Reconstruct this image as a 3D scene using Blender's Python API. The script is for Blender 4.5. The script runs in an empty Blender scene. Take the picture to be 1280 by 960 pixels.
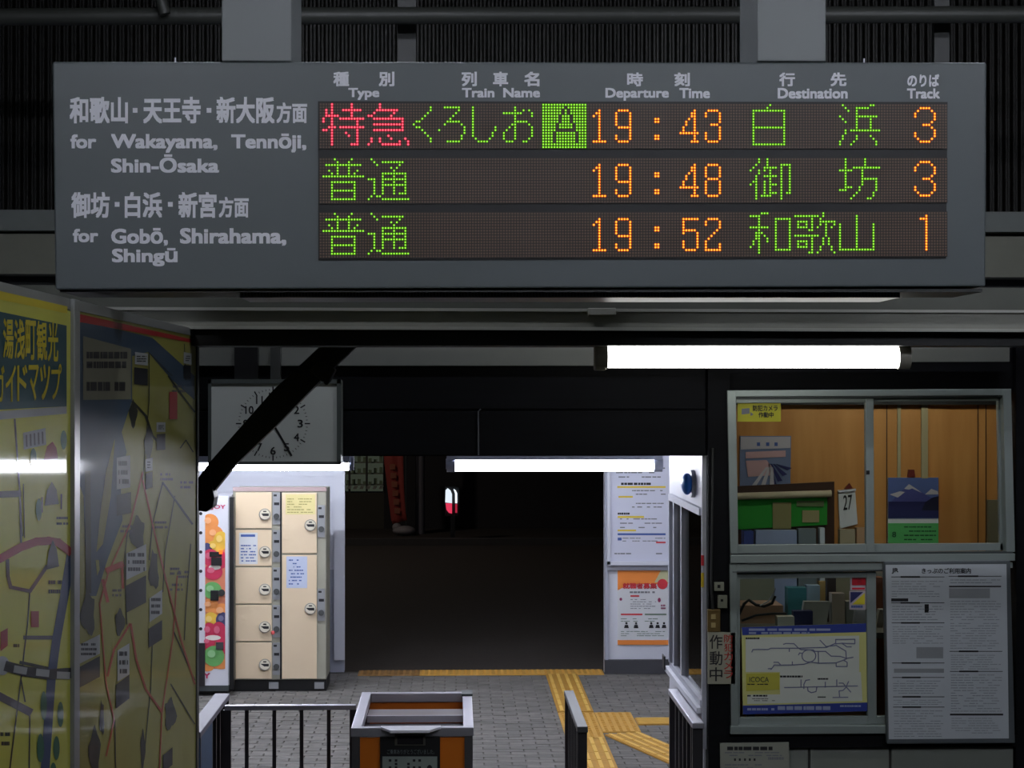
import bpy, math, random
from mathutils import Vector, Matrix
random.seed(7)
SC = bpy.context.scene
COL = SC.collection
# ------------------------------------------------------------------ camera
F = 2400.0; EYE = 2.64
cam = bpy.data.cameras.new('camera'); cam_o = bpy.data.objects.new('camera', cam); COL.objects.link(cam_o)
cam.sensor_width = 36.0; cam.lens = 36.0 * F / 1280.0; cam.clip_start = 0.05; cam.clip_end = 200
YAW = math.atan(70 / F); PITCH = math.atan(10 / F)
cam_o.location = (0, 0, EYE); cam_o.rotation_euler = (math.pi / 2 + PITCH, 0, -YAW)
SC.camera = cam_o
CR = cam_o.rotation_euler.to_matrix()
# ------------------------------------------------------------------ world, exposure
w = bpy.data.worlds.new('night_sky'); SC.world = w; w.use_nodes = True
w.node_tree.nodes['Background'].inputs[0].default_value = (0.30, 0.36, 0.5, 1)
w.node_tree.nodes['Background'].inputs[1].default_value = 0.004
SC.view_settings.view_transform = 'Standard'; SC.view_settings.look = 'None'
SC.view_settings.gamma = 1; SC.view_settings.use_curve_mapping = False
SC.view_settings.exposure = 0.0
EM_NEAR = 9.0      # covered tube over the ticket windows
EM_FAR = 45.0       # tubes under the wooden header
EM_ROOM = 230.0      # ceiling tubes inside the concourse
EM_PLAT = 185.0      # platform tubes behind the photographer
EM_BOOTH = 33.0     # ceiling tube in the ticket office
# ------------------------------------------------------------------ materials
def lin(c):
    return tuple(((x / 255) / 12.92 if x / 255 <= 0.04045 else ((x / 255 + 0.055) / 1.055) ** 2.4) for x in c)
MATS = {}
def mat(name, rgb, rough=0.5, metal=0.0, var=0.12, scale=6.0, bump=0.0, coat=0.0, emit=0.0, island=False, obj=False, spec=0.5, crough=0.03):
    if name in MATS: return MATS[name]
    m = bpy.data.materials.new(name); m.use_nodes = True; MATS[name] = m
    nt = m.node_tree; b = nt.nodes['Principled BSDF']; c = lin(rgb)
    b.inputs['Roughness'].default_value = rough; b.inputs['Metallic'].default_value = metal
    b.inputs['Coat Weight'].default_value = coat; b.inputs['Coat Roughness'].default_value = crough
    b.inputs['Specular IOR Level'].default_value = spec
    b.inputs['Base Color'].default_value = (*c, 1)
    tc = nt.nodes.new('ShaderNodeTexCoord')
    n = nt.nodes.new('ShaderNodeTexNoise'); n.inputs['Scale'].default_value = scale; n.inputs['Detail'].default_value = 5
    nt.links.new(tc.outputs['Object'], n.inputs['Vector'])
    mix = nt.nodes.new('ShaderNodeMix'); mix.data_type = 'RGBA'
    mix.inputs[6].default_value = (*[x * (1 - var) for x in c], 1)
    mix.inputs[7].default_value = (*[min(1, x * (1 + var)) for x in c], 1)
    nt.links.new(n.outputs['Fac'], mix.inputs[0])
    out = mix.outputs[2]
    if island or obj:
        src = nt.nodes.new('ShaderNodeNewGeometry').outputs['Random Per Island'] if island else nt.nodes.new('ShaderNodeObjectInfo').outputs['Random']
        mr = nt.nodes.new('ShaderNodeMapRange'); mr.inputs['To Min'].default_value = 0.8; mr.inputs['To Max'].default_value = 1.15
        nt.links.new(src, mr.inputs['Value'])
        mm = nt.nodes.new('ShaderNodeVectorMath'); mm.operation = 'SCALE'
        nt.links.new(out, mm.inputs[0]); nt.links.new(mr.outputs[0], mm.inputs['Scale']); out = mm.outputs[0]
    nt.links.new(out, b.inputs['Base Color'])
    if bump:
        bn = nt.nodes.new('ShaderNodeBump'); bn.inputs['Strength'].default_value = bump; bn.inputs['Distance'].default_value = 0.01
        nt.links.new(n.outputs['Fac'], bn.inputs['Height']); nt.links.new(bn.outputs[0], b.inputs['Normal'])
    if emit:
        b.inputs['Emission Color'].default_value = (*c, 1); b.inputs['Emission Strength'].default_value = emit
    return m
def wood(name, c1, c2, sc=(30, 30, 1.5), rough=0.5):
    m = mat(name, c1, rough); nt = m.node_tree; b = nt.nodes['Principled BSDF']
    tc = nt.nodes.new('ShaderNodeTexCoord'); mp = nt.nodes.new('ShaderNodeMapping'); mp.inputs['Scale'].default_value = sc
    n = nt.nodes.new('ShaderNodeTexNoise'); n.inputs['Scale'].default_value = 1; n.inputs['Detail'].default_value = 6
    r = nt.nodes.new('ShaderNodeValToRGB')
    r.color_ramp.elements[0].position = 0.35; r.color_ramp.elements[0].color = (*lin(c2), 1)
    r.color_ramp.elements[1].position = 0.65; r.color_ramp.elements[1].color = (*lin(c1), 1)
    nt.links.new(tc.outputs['Object'], mp.inputs[0]); nt.links.new(mp.outputs[0], n.inputs['Vector'])
    nt.links.new(n.outputs['Fac'], r.inputs[0]); nt.links.new(r.outputs[0], b.inputs['Base Color'])
    return m
def emis(name, rgb, s):
    m = bpy.data.materials.new(name); m.use_nodes = True; nt = m.node_tree; nt.nodes.clear()
    e = nt.nodes.new('ShaderNodeEmission'); e.inputs[0].default_value = (*rgb, 1); e.inputs[1].default_value = s
    o = nt.nodes.new('ShaderNodeOutputMaterial'); nt.links.new(e.outputs[0], o.inputs[0]); return m
def glassm(name, tint=(0.9, 0.95, 0.95)):
    m = bpy.data.materials.new(name); m.use_nodes = True; nt = m.node_tree; nt.nodes.clear()
    t = nt.nodes.new('ShaderNodeBsdfTransparent'); t.inputs[0].default_value = (*tint, 1)
    g = nt.nodes.new('ShaderNodeBsdfGlossy'); g.inputs['Roughness'].default_value = 0.02
    f = nt.nodes.new('ShaderNodeFresnel'); f.inputs[0].default_value = 1.3
    x = nt.nodes.new('ShaderNodeMixShader'); o = nt.nodes.new('ShaderNodeOutputMaterial')
    nt.links.new(f.outputs[0], x.inputs[0]); nt.links.new(t.outputs[0], x.inputs[1]); nt.links.new(g.outputs[0], x.inputs[2])
    nt.links.new(x.outputs[0], o.inputs[0]); return m
GLASS = glassm('window_glass')
BLK = mat('black_paint', (16, 17, 19), 0.45, var=0.3)
BLKWOOD = wood('black_stained_wood', (11, 12, 16), (7, 7, 10), (2, 20, 30), 0.7)
BLKWOOD.node_tree.nodes['Principled BSDF'].inputs['Specular IOR Level'].default_value = 0.15
ALU = mat('aluminium', (150, 160, 156), 0.4, 0.35, var=0.06)
ALUD = mat('aluminium_track', (70, 76, 76), 0.45, 0.3)
STEEL = mat('stainless_steel', (176, 175, 184), 0.42, 0.8, var=0.05)
WHITE = mat('white_paint', (212, 214, 224), 0.55, var=0.04, scale=3)
WHITE2 = mat('grey_white_paint', (168, 172, 186), 0.55, var=0.06, scale=3)
PAPER = mat('white_paper', (215, 217, 220), 0.6, var=0.03)
INK = mat('black_ink', (28, 28, 32), 0.6)
GREYINK = mat('grey_ink', (120, 122, 128), 0.6)
BLUEINK = mat('blue_ink', (70, 95, 160), 0.6)
REDINK = mat('red_ink', (205, 50, 60), 0.6)
YELINK = mat('yellow_ink', (225, 195, 50), 0.6)
ORAINK = mat('orange_ink', (238, 140, 60), 0.6)
# ------------------------------------------------------------------ geometry helpers
def ray(px, py):
    return CR @ Vector(((px - 640) / F, (480 - py) / F, -1.0))
def U(px, py, D):                       # a pixel of the photograph on the vertical plane Y = D
    r = ray(px, py); k = D / r.y
    return Vector((r.x * k, D, EYE + r.z * k))
def UZ(px, py, z=0.0):                  # a pixel on a level plane
    r = ray(px, py); k = (z - EYE) / r.z
    return Vector((r.x * k, r.y * k, z))
class MB:
    def __init__(s): s.v = []; s.f = []; s.smooth = []; s.pieces = []; s.depth = 0
    def add(s, vs, fs, sm=False):
        n = len(s.v); s.v += [Vector(v) for v in vs]; s.f += [tuple(i + n for i in f) for f in fs]; s.smooth += [sm] * len(fs)
    def box(s, x0, x1, y0, y1, z0, z1):
        s.add([(x0,y0,z0),(x1,y0,z0),(x1,y1,z0),(x0,y1,z0),(x0,y0,z1),(x1,y0,z1),(x1,y1,z1),(x0,y1,z1)],
              [(0,3,2,1),(4,5,6,7),(0,1,5,4),(1,2,6,5),(2,3,7,6),(3,0,4,7)])
        return s
    def prism(s, pts, d):               # polygon pts (front face), swept by vector d
        n = len(pts); d = Vector(d); a = [Vector(p) for p in pts]
        s.add(a + [p + d for p in a], [tuple(range(n)), tuple(range(2 * n - 1, n - 1, -1))] + [(i, n + i, n + (i + 1) % n, (i + 1) % n) for i in range(n)])
        return s
    def poly(s, pts): s.add(pts, [tuple(range(len(pts)))]); return s
    def tube(s, pts, r, n=10, caps=True):
        pts = [Vector(p) for p in pts]; rs = r if isinstance(r, (list, tuple)) else [r] * len(pts)
        vs = []; t0 = None
        for i, p in enumerate(pts):
            t = (pts[min(i + 1, len(pts) - 1)] - pts[max(i - 1, 0)]).normalized()
            up = Vector((0, 0, 1)) if abs(t.z) < 0.9 else Vector((0, 1, 0))
            a = t.cross(up).normalized(); b = t.cross(a)
            vs += [p + (a * math.cos(2 * math.pi * k / n) + b * math.sin(2 * math.pi * k / n)) * rs[i] for k in range(n)]
        fs = [(i * n + k, i * n + (k + 1) % n, (i + 1) * n + (k + 1) % n, (i + 1) * n + k) for i in range(len(pts) - 1) for k in range(n)]
        s.add(vs, fs, True)
        if caps:
            m = len(pts) - 1
            s.add(vs[:n], [tuple(range(n - 1, -1, -1))]); s.add(vs[m * n:], [tuple(range(n))])
        return s
    def ball(s, c, rx, ry, rz, n=14, m=9):
        vs = []; c = Vector(c)
        for j in range(m + 1):
            th = math.pi * j / m
            for i in range(n):
                ph = 2 * math.pi * i / n
                vs.append(c + Vector((rx * math.sin(th) * math.cos(ph), ry * math.sin(th) * math.sin(ph), rz * math.cos(th))))
        s.add(vs, [(j * n + i, j * n + (i + 1) % n, (j + 1) * n + (i + 1) % n, (j + 1) * n + i) for j in range(m) for i in range(n)], True)
        return s
    def build(s, name, m, parent=None, bevel=0.0, kind=None, label=None):
        me = bpy.data.meshes.new(name)
        off = wloc(parent) if parent is not None else None
        if off is None:                  # origin at base centre
            xs = [v.x for v in s.v]; ys = [v.y for v in s.v]; zs = [v.z for v in s.v]
            off = Vector(((min(xs) + max(xs)) / 2, (min(ys) + max(ys)) / 2, min(zs)))
        me.from_pydata([v - off for v in s.v], [], s.f); me.materials.append(m)
        for p, sm in zip(me.polygons, s.smooth): p.use_smooth = sm
        me.update()
        o = bpy.data.objects.new(name, me); COL.objects.link(o)
        if parent is not None: o.parent = parent
        else: o.location = off
        if bevel:
            md = o.modifiers.new('bevel', 'BEVEL'); md.width = bevel; md.segments = 2; md.limit_method = 'ANGLE'
        if kind: o['kind'] = kind
        if label: o['label'] = label
        return o
def wloc(o):
    v = Vector((0, 0, 0))
    while o is not None: v += o.location; o = o.parent
    return v
def tag(o, label, cat, group=None, kind=None):
    o['label'] = label; o['category'] = cat
    if group: o['group'] = group
    if kind: o['kind'] = kind
    return o
def thing(name, label, cat, loc, group=None, kind=None):
    o = bpy.data.objects.new(name, None); COL.objects.link(o); o.location = loc; o.empty_display_size = 0.1
    return tag(o, label, cat, group, kind)
def box(x0, x1, y0, y1, z0, z1): return MB().box(x0, x1, y0, y1, z0, z1)
def piece(dash):
    def deco(fn):
        def g(self, mb, *a, **k):
            n = len(mb.f); mb.depth += 1
            fn(self, mb, *a, **k); mb.depth -= 1
            if mb.depth == 0: mb.pieces.append((n, len(mb.f), dash))
            return mb
        return g
    return deco
class Surf:
    """a flat surface of the place; pixels of the photograph are dropped onto it, layers stand off along its normal"""
    def __init__(s, p0, n, step=0.0006): s.p0 = Vector(p0); s.n = Vector(n).normalized(); s.step = step
    def at(s, px, py, L=0):
        r = ray(px, py); o = Vector((0, 0, EYE)); k = (s.p0 - o).dot(s.n) / r.dot(s.n)
        return o + r * k + s.n * s.step * L
    @piece(False)
    def quad(s, mb, pts, L=1): mb.poly([s.at(x, y, L) for x, y in pts]); return mb
    @piece(False)
    def rect(s, mb, x0, y0, x1, y1, L=1): return s.quad(mb, [(x0, y1), (x1, y1), (x1, y0), (x0, y0)], L)
    @piece(False)
    def line(s, mb, pts, wd, L=1, close=False):
        if close: pts = pts + [pts[0]]
        for (a, b), (c, d) in zip(pts[:-1], pts[1:]):
            l = math.hypot(c - a, d - b) or 1; nx, ny = -(d - b) / l * wd / 2, (c - a) / l * wd / 2
            ex, ey = (c - a) / l * wd * 0.25, (d - b) / l * wd * 0.25
            L += 0.12
            s.quad(mb, [(a + nx - ex, b + ny - ey), (c + nx + ex, d + ny + ey), (c - nx + ex, d - ny + ey), (a - nx - ex, b - ny - ey)], L)
        return mb
    @piece(False)
    def ell(s, mb, cx, cy, rx, ry, L=1, n=18):
        s.quad(mb, [(cx + rx * math.cos(2 * math.pi * i / n), cy - ry * math.sin(2 * math.pi * i / n)) for i in range(n)], L); return mb
    @piece(True)
    def dashes(s, mb, x0, y0, x1, y1, rows, L=1, fill=0.7, hf=0.4):
        dy = (y1 - y0) / rows
        for r in range(rows):
            x = x0; end = x1 - random.random() * (x1 - x0) * 0.25
            while x < end:
                l = (0.04 + random.random() * 0.14) * (x1 - x0)
                if random.random() < fill: s.rect(mb, x, y0 + dy * r + dy * (0.5 - hf / 2), min(x + l * 0.85, x1), y0 + dy * r + dy * (0.5 + hf / 2), L)
                x += l
        return mb
    def text(s, body, x0, y0, x1, y1, m, parent, bold=0.0, L=2, name='lettering', skew=0.0, vert=None):
        """body stretched into the pixel box; skew lifts the right end (px)"""
        me = textmesh(body, bold)
        xs = [v[0] for v in me[0]]; ys = [v[1] for v in me[0]]
        ax, bx, ay, by = min(xs), max(xs), min(ys), max(ys)
        mb = MB(); vs = []
        for x, y in me[0]:
            u = (x - ax) / (bx - ax); v = (y - ay) / (by - ay)
            vs.append(s.at(x0 + u * (x1 - x0), y1 + v * (y0 - y1) + skew * u, L + 0.35 * (len(vs) * 5 // len(me[0]))))
        mb.add(vs, me[1])
        return mb.build(name, m, parent)
TCACHE = {}
def textmesh(body, bold=0.0):
    k = (body, bold)
    if k in TCACHE: return TCACHE[k]
    c = bpy.data.curves.new('t', 'FONT'); c.body = body; c.resolution_u = 3; c.fill_mode = 'FRONT'
    o = bpy.data.objects.new('t', c); COL.objects.link(o)
    bpy.context.view_layer.update()
    me = bpy.data.meshes.new_from_object(o.evaluated_get(bpy.context.evaluated_depsgraph_get()))
    v0 = [(v.co.x, v.co.y) for v in me.vertices]; f0 = [tuple(p.vertices) for p in me.polygons]
    vs, fs = [], []                      # a heavier weight: the outline struck again slightly to each side
    for dx, dy in ([(0, 0)] if not bold else [(-bold, -bold), (bold, -bold), (bold, bold), (-bold, bold), (0, 0)]):
        n = len(vs); vs += [(x + dx, y + dy) for x, y in v0]; fs += [tuple(i + n for i in f) for f in f0]
    r = (vs, fs)
    bpy.data.objects.remove(o); bpy.data.curves.remove(c); bpy.data.meshes.remove(me)
    TCACHE[k] = r; return r
def front(D): return Surf((0, D, 0), (0, -1, 0))
def fq(mb, D, x0, y0, x1, y1, dep):     # box whose front is the pixel rectangle at depth D
    return mb.prism([U(x0, y1, D), U(x1, y1, D), U(x1, y0, D), U(x0, y0, D)], (0, dep, 0))
def fp(mb, D, pts, dep): return mb.prism([U(x, y, D) for x, y in pts], (0, dep, 0))
def FQ(D, x0, y0, x1, y1, dep): return fq(MB(), D, x0, y0, x1, y1, dep)
def struct(name, mb, m, label, cat='structure', bevel=0):
    return tag(mb.build(name, m, None, bevel), label, cat, kind='structure')

# ================================================================== SHELL
concrete = mat('dark_joint_mortar', (92, 89, 84), 0.9)
asphalt = mat('dark_asphalt', (62, 56, 52), 0.9, var=0.35, scale=40, bump=0.3)
DEND = 18.25
floor = struct('floor', box(-4.2, 4.2, 8.8, DEND, -0.12, -0.012), concrete, 'mortar bed under the grey block paving of the concourse', 'floor')
struct('floor', box(-14, 14, DEND, 46, -0.2, -0.06), asphalt, 'dark asphalt street beyond the station doorway', 'street')
# grey paving blocks
stone = mat('grey_paving_block', (112, 109, 104), 0.85, var=0.35, scale=14, bump=0.4, obj=True)
stone2 = mat('grey_paving_block_far', (112, 109, 104), 0.85, var=0.35, scale=14, bump=0.4, island=True)
def brick_mb(cx, cy, cz):
    m = MB(); hx, hy, c = 0.0965, 0.0465, 0.004
    m.add([(cx-hx,cy-hy,cz-.03),(cx+hx,cy-hy,cz-.03),(cx+hx,cy+hy,cz-.03),(cx-hx,cy+hy,cz-.03),
           (cx-hx,cy-hy,cz-c),(cx+hx,cy-hy,cz-c),(cx+hx,cy+hy,cz-c),(cx-hx,cy+hy,cz-c),
           (cx-hx+c,cy-hy+c,cz),(cx+hx-c,cy-hy+c,cz),(cx+hx-c,cy+hy-c,cz),(cx-hx+c,cy+hy-c,cz)],
          [(0,1,5,4),(1,2,6,5),(2,3,7,6),(3,0,4,7),(4,5,9,8),(5,6,10,9),(6,7,11,10),(7,4,8,11),(8,9,10,11)])
    return m
bm0 = None; far = MB(); nb = 0
for j in range(50):
    y = 13.15 + j * 0.1
    for i in range(-17 if j > 30 else -13, 12):
        x = i * 0.2 + (j % 2) * 0.1; z = random.uniform(-0.004, 0.0)
        if y > 18.12: continue
        if nb < 300 and j < 14:
            if bm0 is None:
                b = brick_mb(0, 0, 0).build('brick', stone, floor); bm0 = b.data
            else:
                b = bpy.data.objects.new('brick', bm0); COL.objects.link(b); b.parent = floor
            b.location = Vector((x, y, z)) - wloc(floor)
            b.data = bm0; nb += 1
        else:
            q = brick_mb(x, y, z); far.add(q.v, q.f)
if bm0:   # first brick was built relative to the floor's origin: recentre its mesh once
    o = wloc(floor)
    for v in bm0.vertices: v.co += o
far.build('far_paving_blocks', stone2, floor, kind='stuff')
struct('floor', box(-4.2, 4.2, 8.8, 13.09, -0.012, 0.0), stone, 'plain grey paving in front of and under the gate line', 'floor')
# yellow tactile tiles
tacm = mat('yellow_tactile_tile', (188, 140, 56), 0.7, var=0.2, scale=20)
tacm2 = mat('yellow_dot_tile', (206, 158, 72), 0.7, var=0.15, scale=20)
tac_hi = mat('highlit_tactile_bar', (228, 186, 92), 0.7, var=0.12, scale=20)  # paler bars: light on the raised tops put into the colour
tacf = mat('faded_tactile_tile', (150, 112, 62), 0.8, var=0.3, scale=20)
tact = thing('tactile_path', 'yellow tactile paving path with raised bars leading in from the doorway', 'tactile paving', (1.0, 16, 0))
def tile_mesh(bars, sx=0.296, sy=0.296):
    m = MB(); m.box(-sx/2, sx/2, -sy/2, sy/2, -0.004, 0.006)
    if bars:
        for k in range(4):
            x = (k - 1.5) * sx / 4
            m.box(x - 0.014, x + 0.014, -sy/2 + 0.01, sy/2 - 0.01, 0.006, 0.012)
    else:
        for a in range(5):
            for b in range(5):
                x = (a - 2) * sx / 5.2; y = (b - 2) * sy / 5.2
                m.box(x - 0.012, x + 0.012, y - 0.012, y + 0.012, 0.006, 0.011)
    me = bpy.data.meshes.new('tactile_tile'); me.from_pydata([tuple(v) for v in m.v], [], m.f)
    for i_, p_ in enumerate(me.polygons): p_.material_index = 1 if i_ >= 6 else 0
    return me
TB = tile_mesh(True); TB.materials.append(tacm); TB.materials.append(tac_hi); TD = tile_mesh(False); TD.materials.append(tacm2); TD.materials.append(tacm2); TF = TD.copy(); TF.materials.clear(); TF.materials.append(tacf); TF.materials.append(tacf)
def tile(me, x, y, rz=0):
    o = bpy.data.objects.new('tactile_tile', me); COL.objects.link(o); o.parent = tact
    o.location = Vector((x, y, 0.004)) - wloc(tact); o.rotation_euler.z = rz
y = 17.75
while y > 12.9:
    if not (14.7 < y < 15.8): tile(TB, 0.985, y)
    y -= 0.3
for i in range(2):
    for j in range(3): tile(TD, 0.985 + i * 0.3, 15.6 - j * 0.3)
tile(TD, 0.985, 14.72); 
for i in range(4): tile(TB, 1.59 + i * 0.3, 15.33, math.pi / 2)
for i in range(5): tile(TB, 1.33 + 0.3 * math.sin(0.31) * (i), 14.66 - 0.3 * math.cos(0.31) * i - 0.02, 0.31)
strip = thing('tactile_strip', 'yellow warning strip laid across the doorway threshold', 'tactile paving', (0.2, 18.04, 0))
for i in range(8):
    x = -0.77 + i * 0.287
    o = bpy.data.objects.new('tactile_tile', TF if i < 2 else TD); COL.objects.link(o); o.parent = strip
    o.location = Vector((x, 18.04, 0.004)) - wloc(strip); o.scale.x = 0.965
# concourse walls and ceiling
struct('wall_left', box(-4.3, -4.2, 11.4, 18.4, 0, 3.05), WHITE, 'white painted side wall of the concourse on the left', 'wall')
struct('wall_right', box(4.2, 4.3, 11.4, 18.4, 0, 3.05), WHITE, 'white painted side wall of the concourse on the right', 'wall')
struct('ceiling', box(-4.3, 4.3, 9.45, 18.4, 3.05, 3.12), WHITE2, 'pale ceiling over the concourse', 'ceiling')
XL = U(430, 700, 18.15).x; XR = U(756, 700, 18.0).x
wl = struct('wall_back', box(-4.2, XL, 18.15, 18.3, 0, 3.05), WHITE, 'white wall behind the coin lockers, left of the doorway', 'wall')
MB().box(-4.2, XL + 0.004, 18.135, 18.15, 0, U(400, 712, 18.15).z).build('wainscot', WHITE2, wl)
MB().box(XL - 0.09, XL + 0.01, 18.09, 18.135, 0.12, 3.04).build('corner_strip', WHITE, wl)
wr = struct('wall_back', box(XR, 4.2, 18.0, 18.15, 0.0, 3.05), WHITE, 'white wall right of the doorway carrying posters', 'wall')
struct('baseboard_right', box(XR - 0.004, 4.2, 17.94, 18.0, 0, 0.13), mat('dark_grey_base', (62, 62, 66), 0.7), 'dark grey base course under the white poster wall', 'baseboard')
MB().box(XR, XR + 0.03, 17.97, 18.0, 0.13, 3.04).build('corner_strip', WHITE2, wr)
struct('wall_back', box(XL, XR, 18.05, 18.2, 2.45, 3.05), BLKWOOD, 'dark lintel wall above the concourse doorway', 'wall')
# the header beam over the gates
zt, zb = U(600, 455, 9.3).z, U(600, 570, 9.3).z
hb = struct('trim_1', box(-3.4, 1.21, 9.3, 9.45, zb, zt + 0.2), BLKWOOD, 'black stained timber header spanning the gate opening', 'beam')
for i in range(2):
    a = zb + (zt - zb) * i / 2 + 0.004
    MB().box(-3.4, 1.21, 9.285, 9.3, a, a + (zt - zb) / 2 - 0.01).build('plank', BLKWOOD, hb, bevel=0.003)
greyb = mat('grey_green_board', (112, 114, 108), 0.7, var=0.1)
struct('trim_2', fp(MB(), 9.24, [(230, 457), (885, 457), (885, 433), (230, 432)], 0.035), greyb, 'pale grey board running along the top of the black header', 'trim')
struct('trim_3', fp(MB(), 9.2, [(883, 453), (1262, 452), (1262, 434), (883, 434)], 0.03), greyb, 'pale grey board above the ticket windows', 'trim')
for a, b, l in ((293, 322, 'wide black timber post end crossing the pale grey board'), (338, 350, 'slim dark grey stud crossing the pale grey board')):
    struct('trim_4', FQ(9.17, a, 425, b, 474, 0.06), BLK if a < 300 else mat('dark_grey_stud', (58, 60, 58)), l, 'post')
# platform canopy: gutter, beams, wall above
cream = mat('cream_gutter_paint', (150, 150, 140), 0.5, var=0.06)
g = struct('trim_5', fp(MB(), 8.0, [(-60, 408), (1400, 413), (1400, 389), (-60, 384)], 0.1), cream, 'cream painted canopy gutter running under the departure board', 'gutter')
fp(MB(), 7.985, [(-60, 410), (1400, 415.5), (1400, 411.5), (-60, 406)], 0.02).build('bottom_lip', mat('light_cream', (178, 178, 168), 0.5), g)
fp(MB(), 7.985, [(-60, 387), (1400, 391.5), (1400, 388), (-60, 383)], 0.02).build('top_lip', MATS['light_cream'], g)
fp(MB(), 7.97, [(735, 394), (770, 394), (770, 385), (735, 385)], 0.03).build('joint_sleeve', MATS['light_cream'], g, bevel=0.003)
struct('trim_6', fp(MB(), 8.2, [(-60, 386), (1400, 390), (1400, 360), (-60, 356)], 0.25), mat('olive_grey_beam', (92, 94, 86), 0.6), 'olive grey canopy beam behind the gutter', 'beam')
struct('trim_7', fp(MB(), 8.06, [(180, 432), (1400, 432), (1400, 405), (180, 400)], 0.34), BLK, 'black steel beam under the gutter', 'beam')
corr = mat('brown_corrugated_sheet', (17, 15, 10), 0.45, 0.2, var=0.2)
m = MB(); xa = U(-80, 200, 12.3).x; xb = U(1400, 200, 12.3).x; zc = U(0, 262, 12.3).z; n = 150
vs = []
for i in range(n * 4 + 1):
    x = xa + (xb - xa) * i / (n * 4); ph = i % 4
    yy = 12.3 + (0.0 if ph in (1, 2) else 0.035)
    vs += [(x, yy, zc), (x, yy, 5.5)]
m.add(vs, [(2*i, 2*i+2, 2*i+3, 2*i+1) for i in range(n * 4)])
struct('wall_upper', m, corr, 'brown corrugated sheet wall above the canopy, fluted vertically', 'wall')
struct('trim_8', fp(MB(), 12.1, [(-80, 288), (1400, 290), (1400, 265), (-80, 262)], 0.2), mat('grey_fascia', (130, 135, 132), 0.6), 'upper grey fascia board beneath the corrugated sheet', 'fascia')
struct('trim_9', fp(MB(), 12.0, [(-80, 342), (1400, 347), (1400, 296), (-80, 292)], 0.3), mat('beige_fascia', (134, 134, 120), 0.6), 'broad beige fascia board below the upper grey one', 'fascia')
struct('trim_10', fp(MB(), 12.25, [(-80, 362), (1400, 362), (1400, 286), (-80, 286)], 0.1), BLK, 'black backing behind the fascia boards', 'trim')
zr = 5.5
struct('ceiling', box(-5, 6, -1.5, 12.5, zr, zr + 0.1), mat('dark_roof_deck', (52, 52, 50), 0.8), 'dark platform roof deck high above', 'ceiling')
pipe = mat('grey_pipe_paint', (54, 56, 52), 0.5)
for a, l in (((-80, 14, 10.0), 'grey pipe running level behind the hangers'),):
    mb = MB().tube([U(-80, 22, 10.0), U(200, 20, 10.0), U(1400, 18, 10.0)], 0.045)
    tag(mb.build('pipe', pipe), l, 'pipe')
tag(MB().tube([U(185, -60, 9.9), U(206, 18, 9.9)], 0.03).build('pipe', pipe), 'short slanted pipe dropping to the level one, left of the hangers', 'pipe')
for a, b, c, l in ((497, 520, 10.2, 'dim upright strut rising behind the board, right of the left hanger'), (925, 947, 10.2, 'dim upright strut half hidden behind the right hanger'), (1168, 1187, 10.2, 'dim upright strut above the right end of the board')):
    struct('trim_11', fp(MB(), c, [(a, 150), (b, 150), (b, -120), (a, -120)], 0.06), mat('dim_strut_grey', (42, 44, 43)), l, 'strut')

# ================================================================== DEPARTURE BOARD
DB = 6.0
casem = mat('board_grey_enamel', (92, 99, 100), 0.42, var=0.04, scale=3)
board = thing('departure_board', 'long grey departure board with three rows of lit LED text', 'departure board', U(650, 361, DB) + Vector((0, 0.2, 0)))
BC = [(69, 362), (1232, 358), (1233.5, 78), (65, 77)]
cs = MB()
cs.prism([U(x, y, DB) for x, y in BC], (0, 0.4, 0)); cs.build('case', casem, board, bevel=0.006)
SB = front(DB)
# panel window
pm = mat('panel_black', (14, 13, 12), 0.5)
MB().prism([U(x, y, DB - 0.004) for x, y in ((398, 325.5), (1182.5, 323), (1184.5, 127.5), (397.5, 126.5))], (0, 0.004, 0)).build('display_bezel', pm, board)
def ledpos(i, row, k):
    t = i / 223.0
    x = 400.9 + 3.53 * i - 1.18e-4 * i * i
    y0 = ((130.5, 199.2, 267.4)[row]) * (1 - t) + ((131.8, 199.1, 266.4)[row]) * t
    return x, y0 + k * (3.565 * (1 - t) + 3.485 * t)
off_m = mat('unlit_led', (104, 80, 64), 0.45, var=0.15, scale=8)
GL = {}
def G(name, base, rows): GL.setdefault('x', []); return (base, rows)
def rr(s):
    out = []
    for p in s.split(','):
        if '-' in p: a, b = p.split('-'); out += list(range(int(a), int(b) + 1))
        elif p: out.append(int(p))
    return out
toku = ["4,11","4,11","2,4,8-14","2,4,11","2-6,11","1,4,7-15","1,4,13","4,13","3,4,5,7-15","1,2,4,13","4,9,13","4,10,13","4,13","4,13","4,11-13"]
kyu = ["5","5","4-11","3,10","1,2,9","3-13","13","3-13","13","3-13","","8","2,5,9,14","2,5,12,15","1,6-12,15"]
fu = ["5,11","6,10","2-14","6,10","3,6,10,13","4,6,10,12","1-15","","4-12","4,12","4,12","4-12","4,12","4,12","4-12"]
tsu = ["2","3,6-13","4,12","9,11","10","6-14","6,10,14","1-3,6-14","3,6,10,14","3,6-14","3,6,10,14","3,6,10,14","3,6,10,12-14","2,4,5","1,6-15"]
ku = ["","39","39","38","37","36","34,35","33","34,35","36","37","38","39","39"]
ro = ["","44-49","49","48","47","46","45-49","44,50","51","42,51","51","50","50","45-49"]
si = ["","54","54","54","54","54","54","54","54,62","54,62","54,61","54,61","55,60","56-59"]
oo = ["","69","69,72,74","65-71,75","69,75","69","69-73","68,69,74","67,69,75","66,69,75","65,69,75","65,69,75","65,69,74","66-68,72,73"]
oo[1] = "69"
si[7] = "54"; si[8] = "54,62"; si[9] = "54,62"
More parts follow.
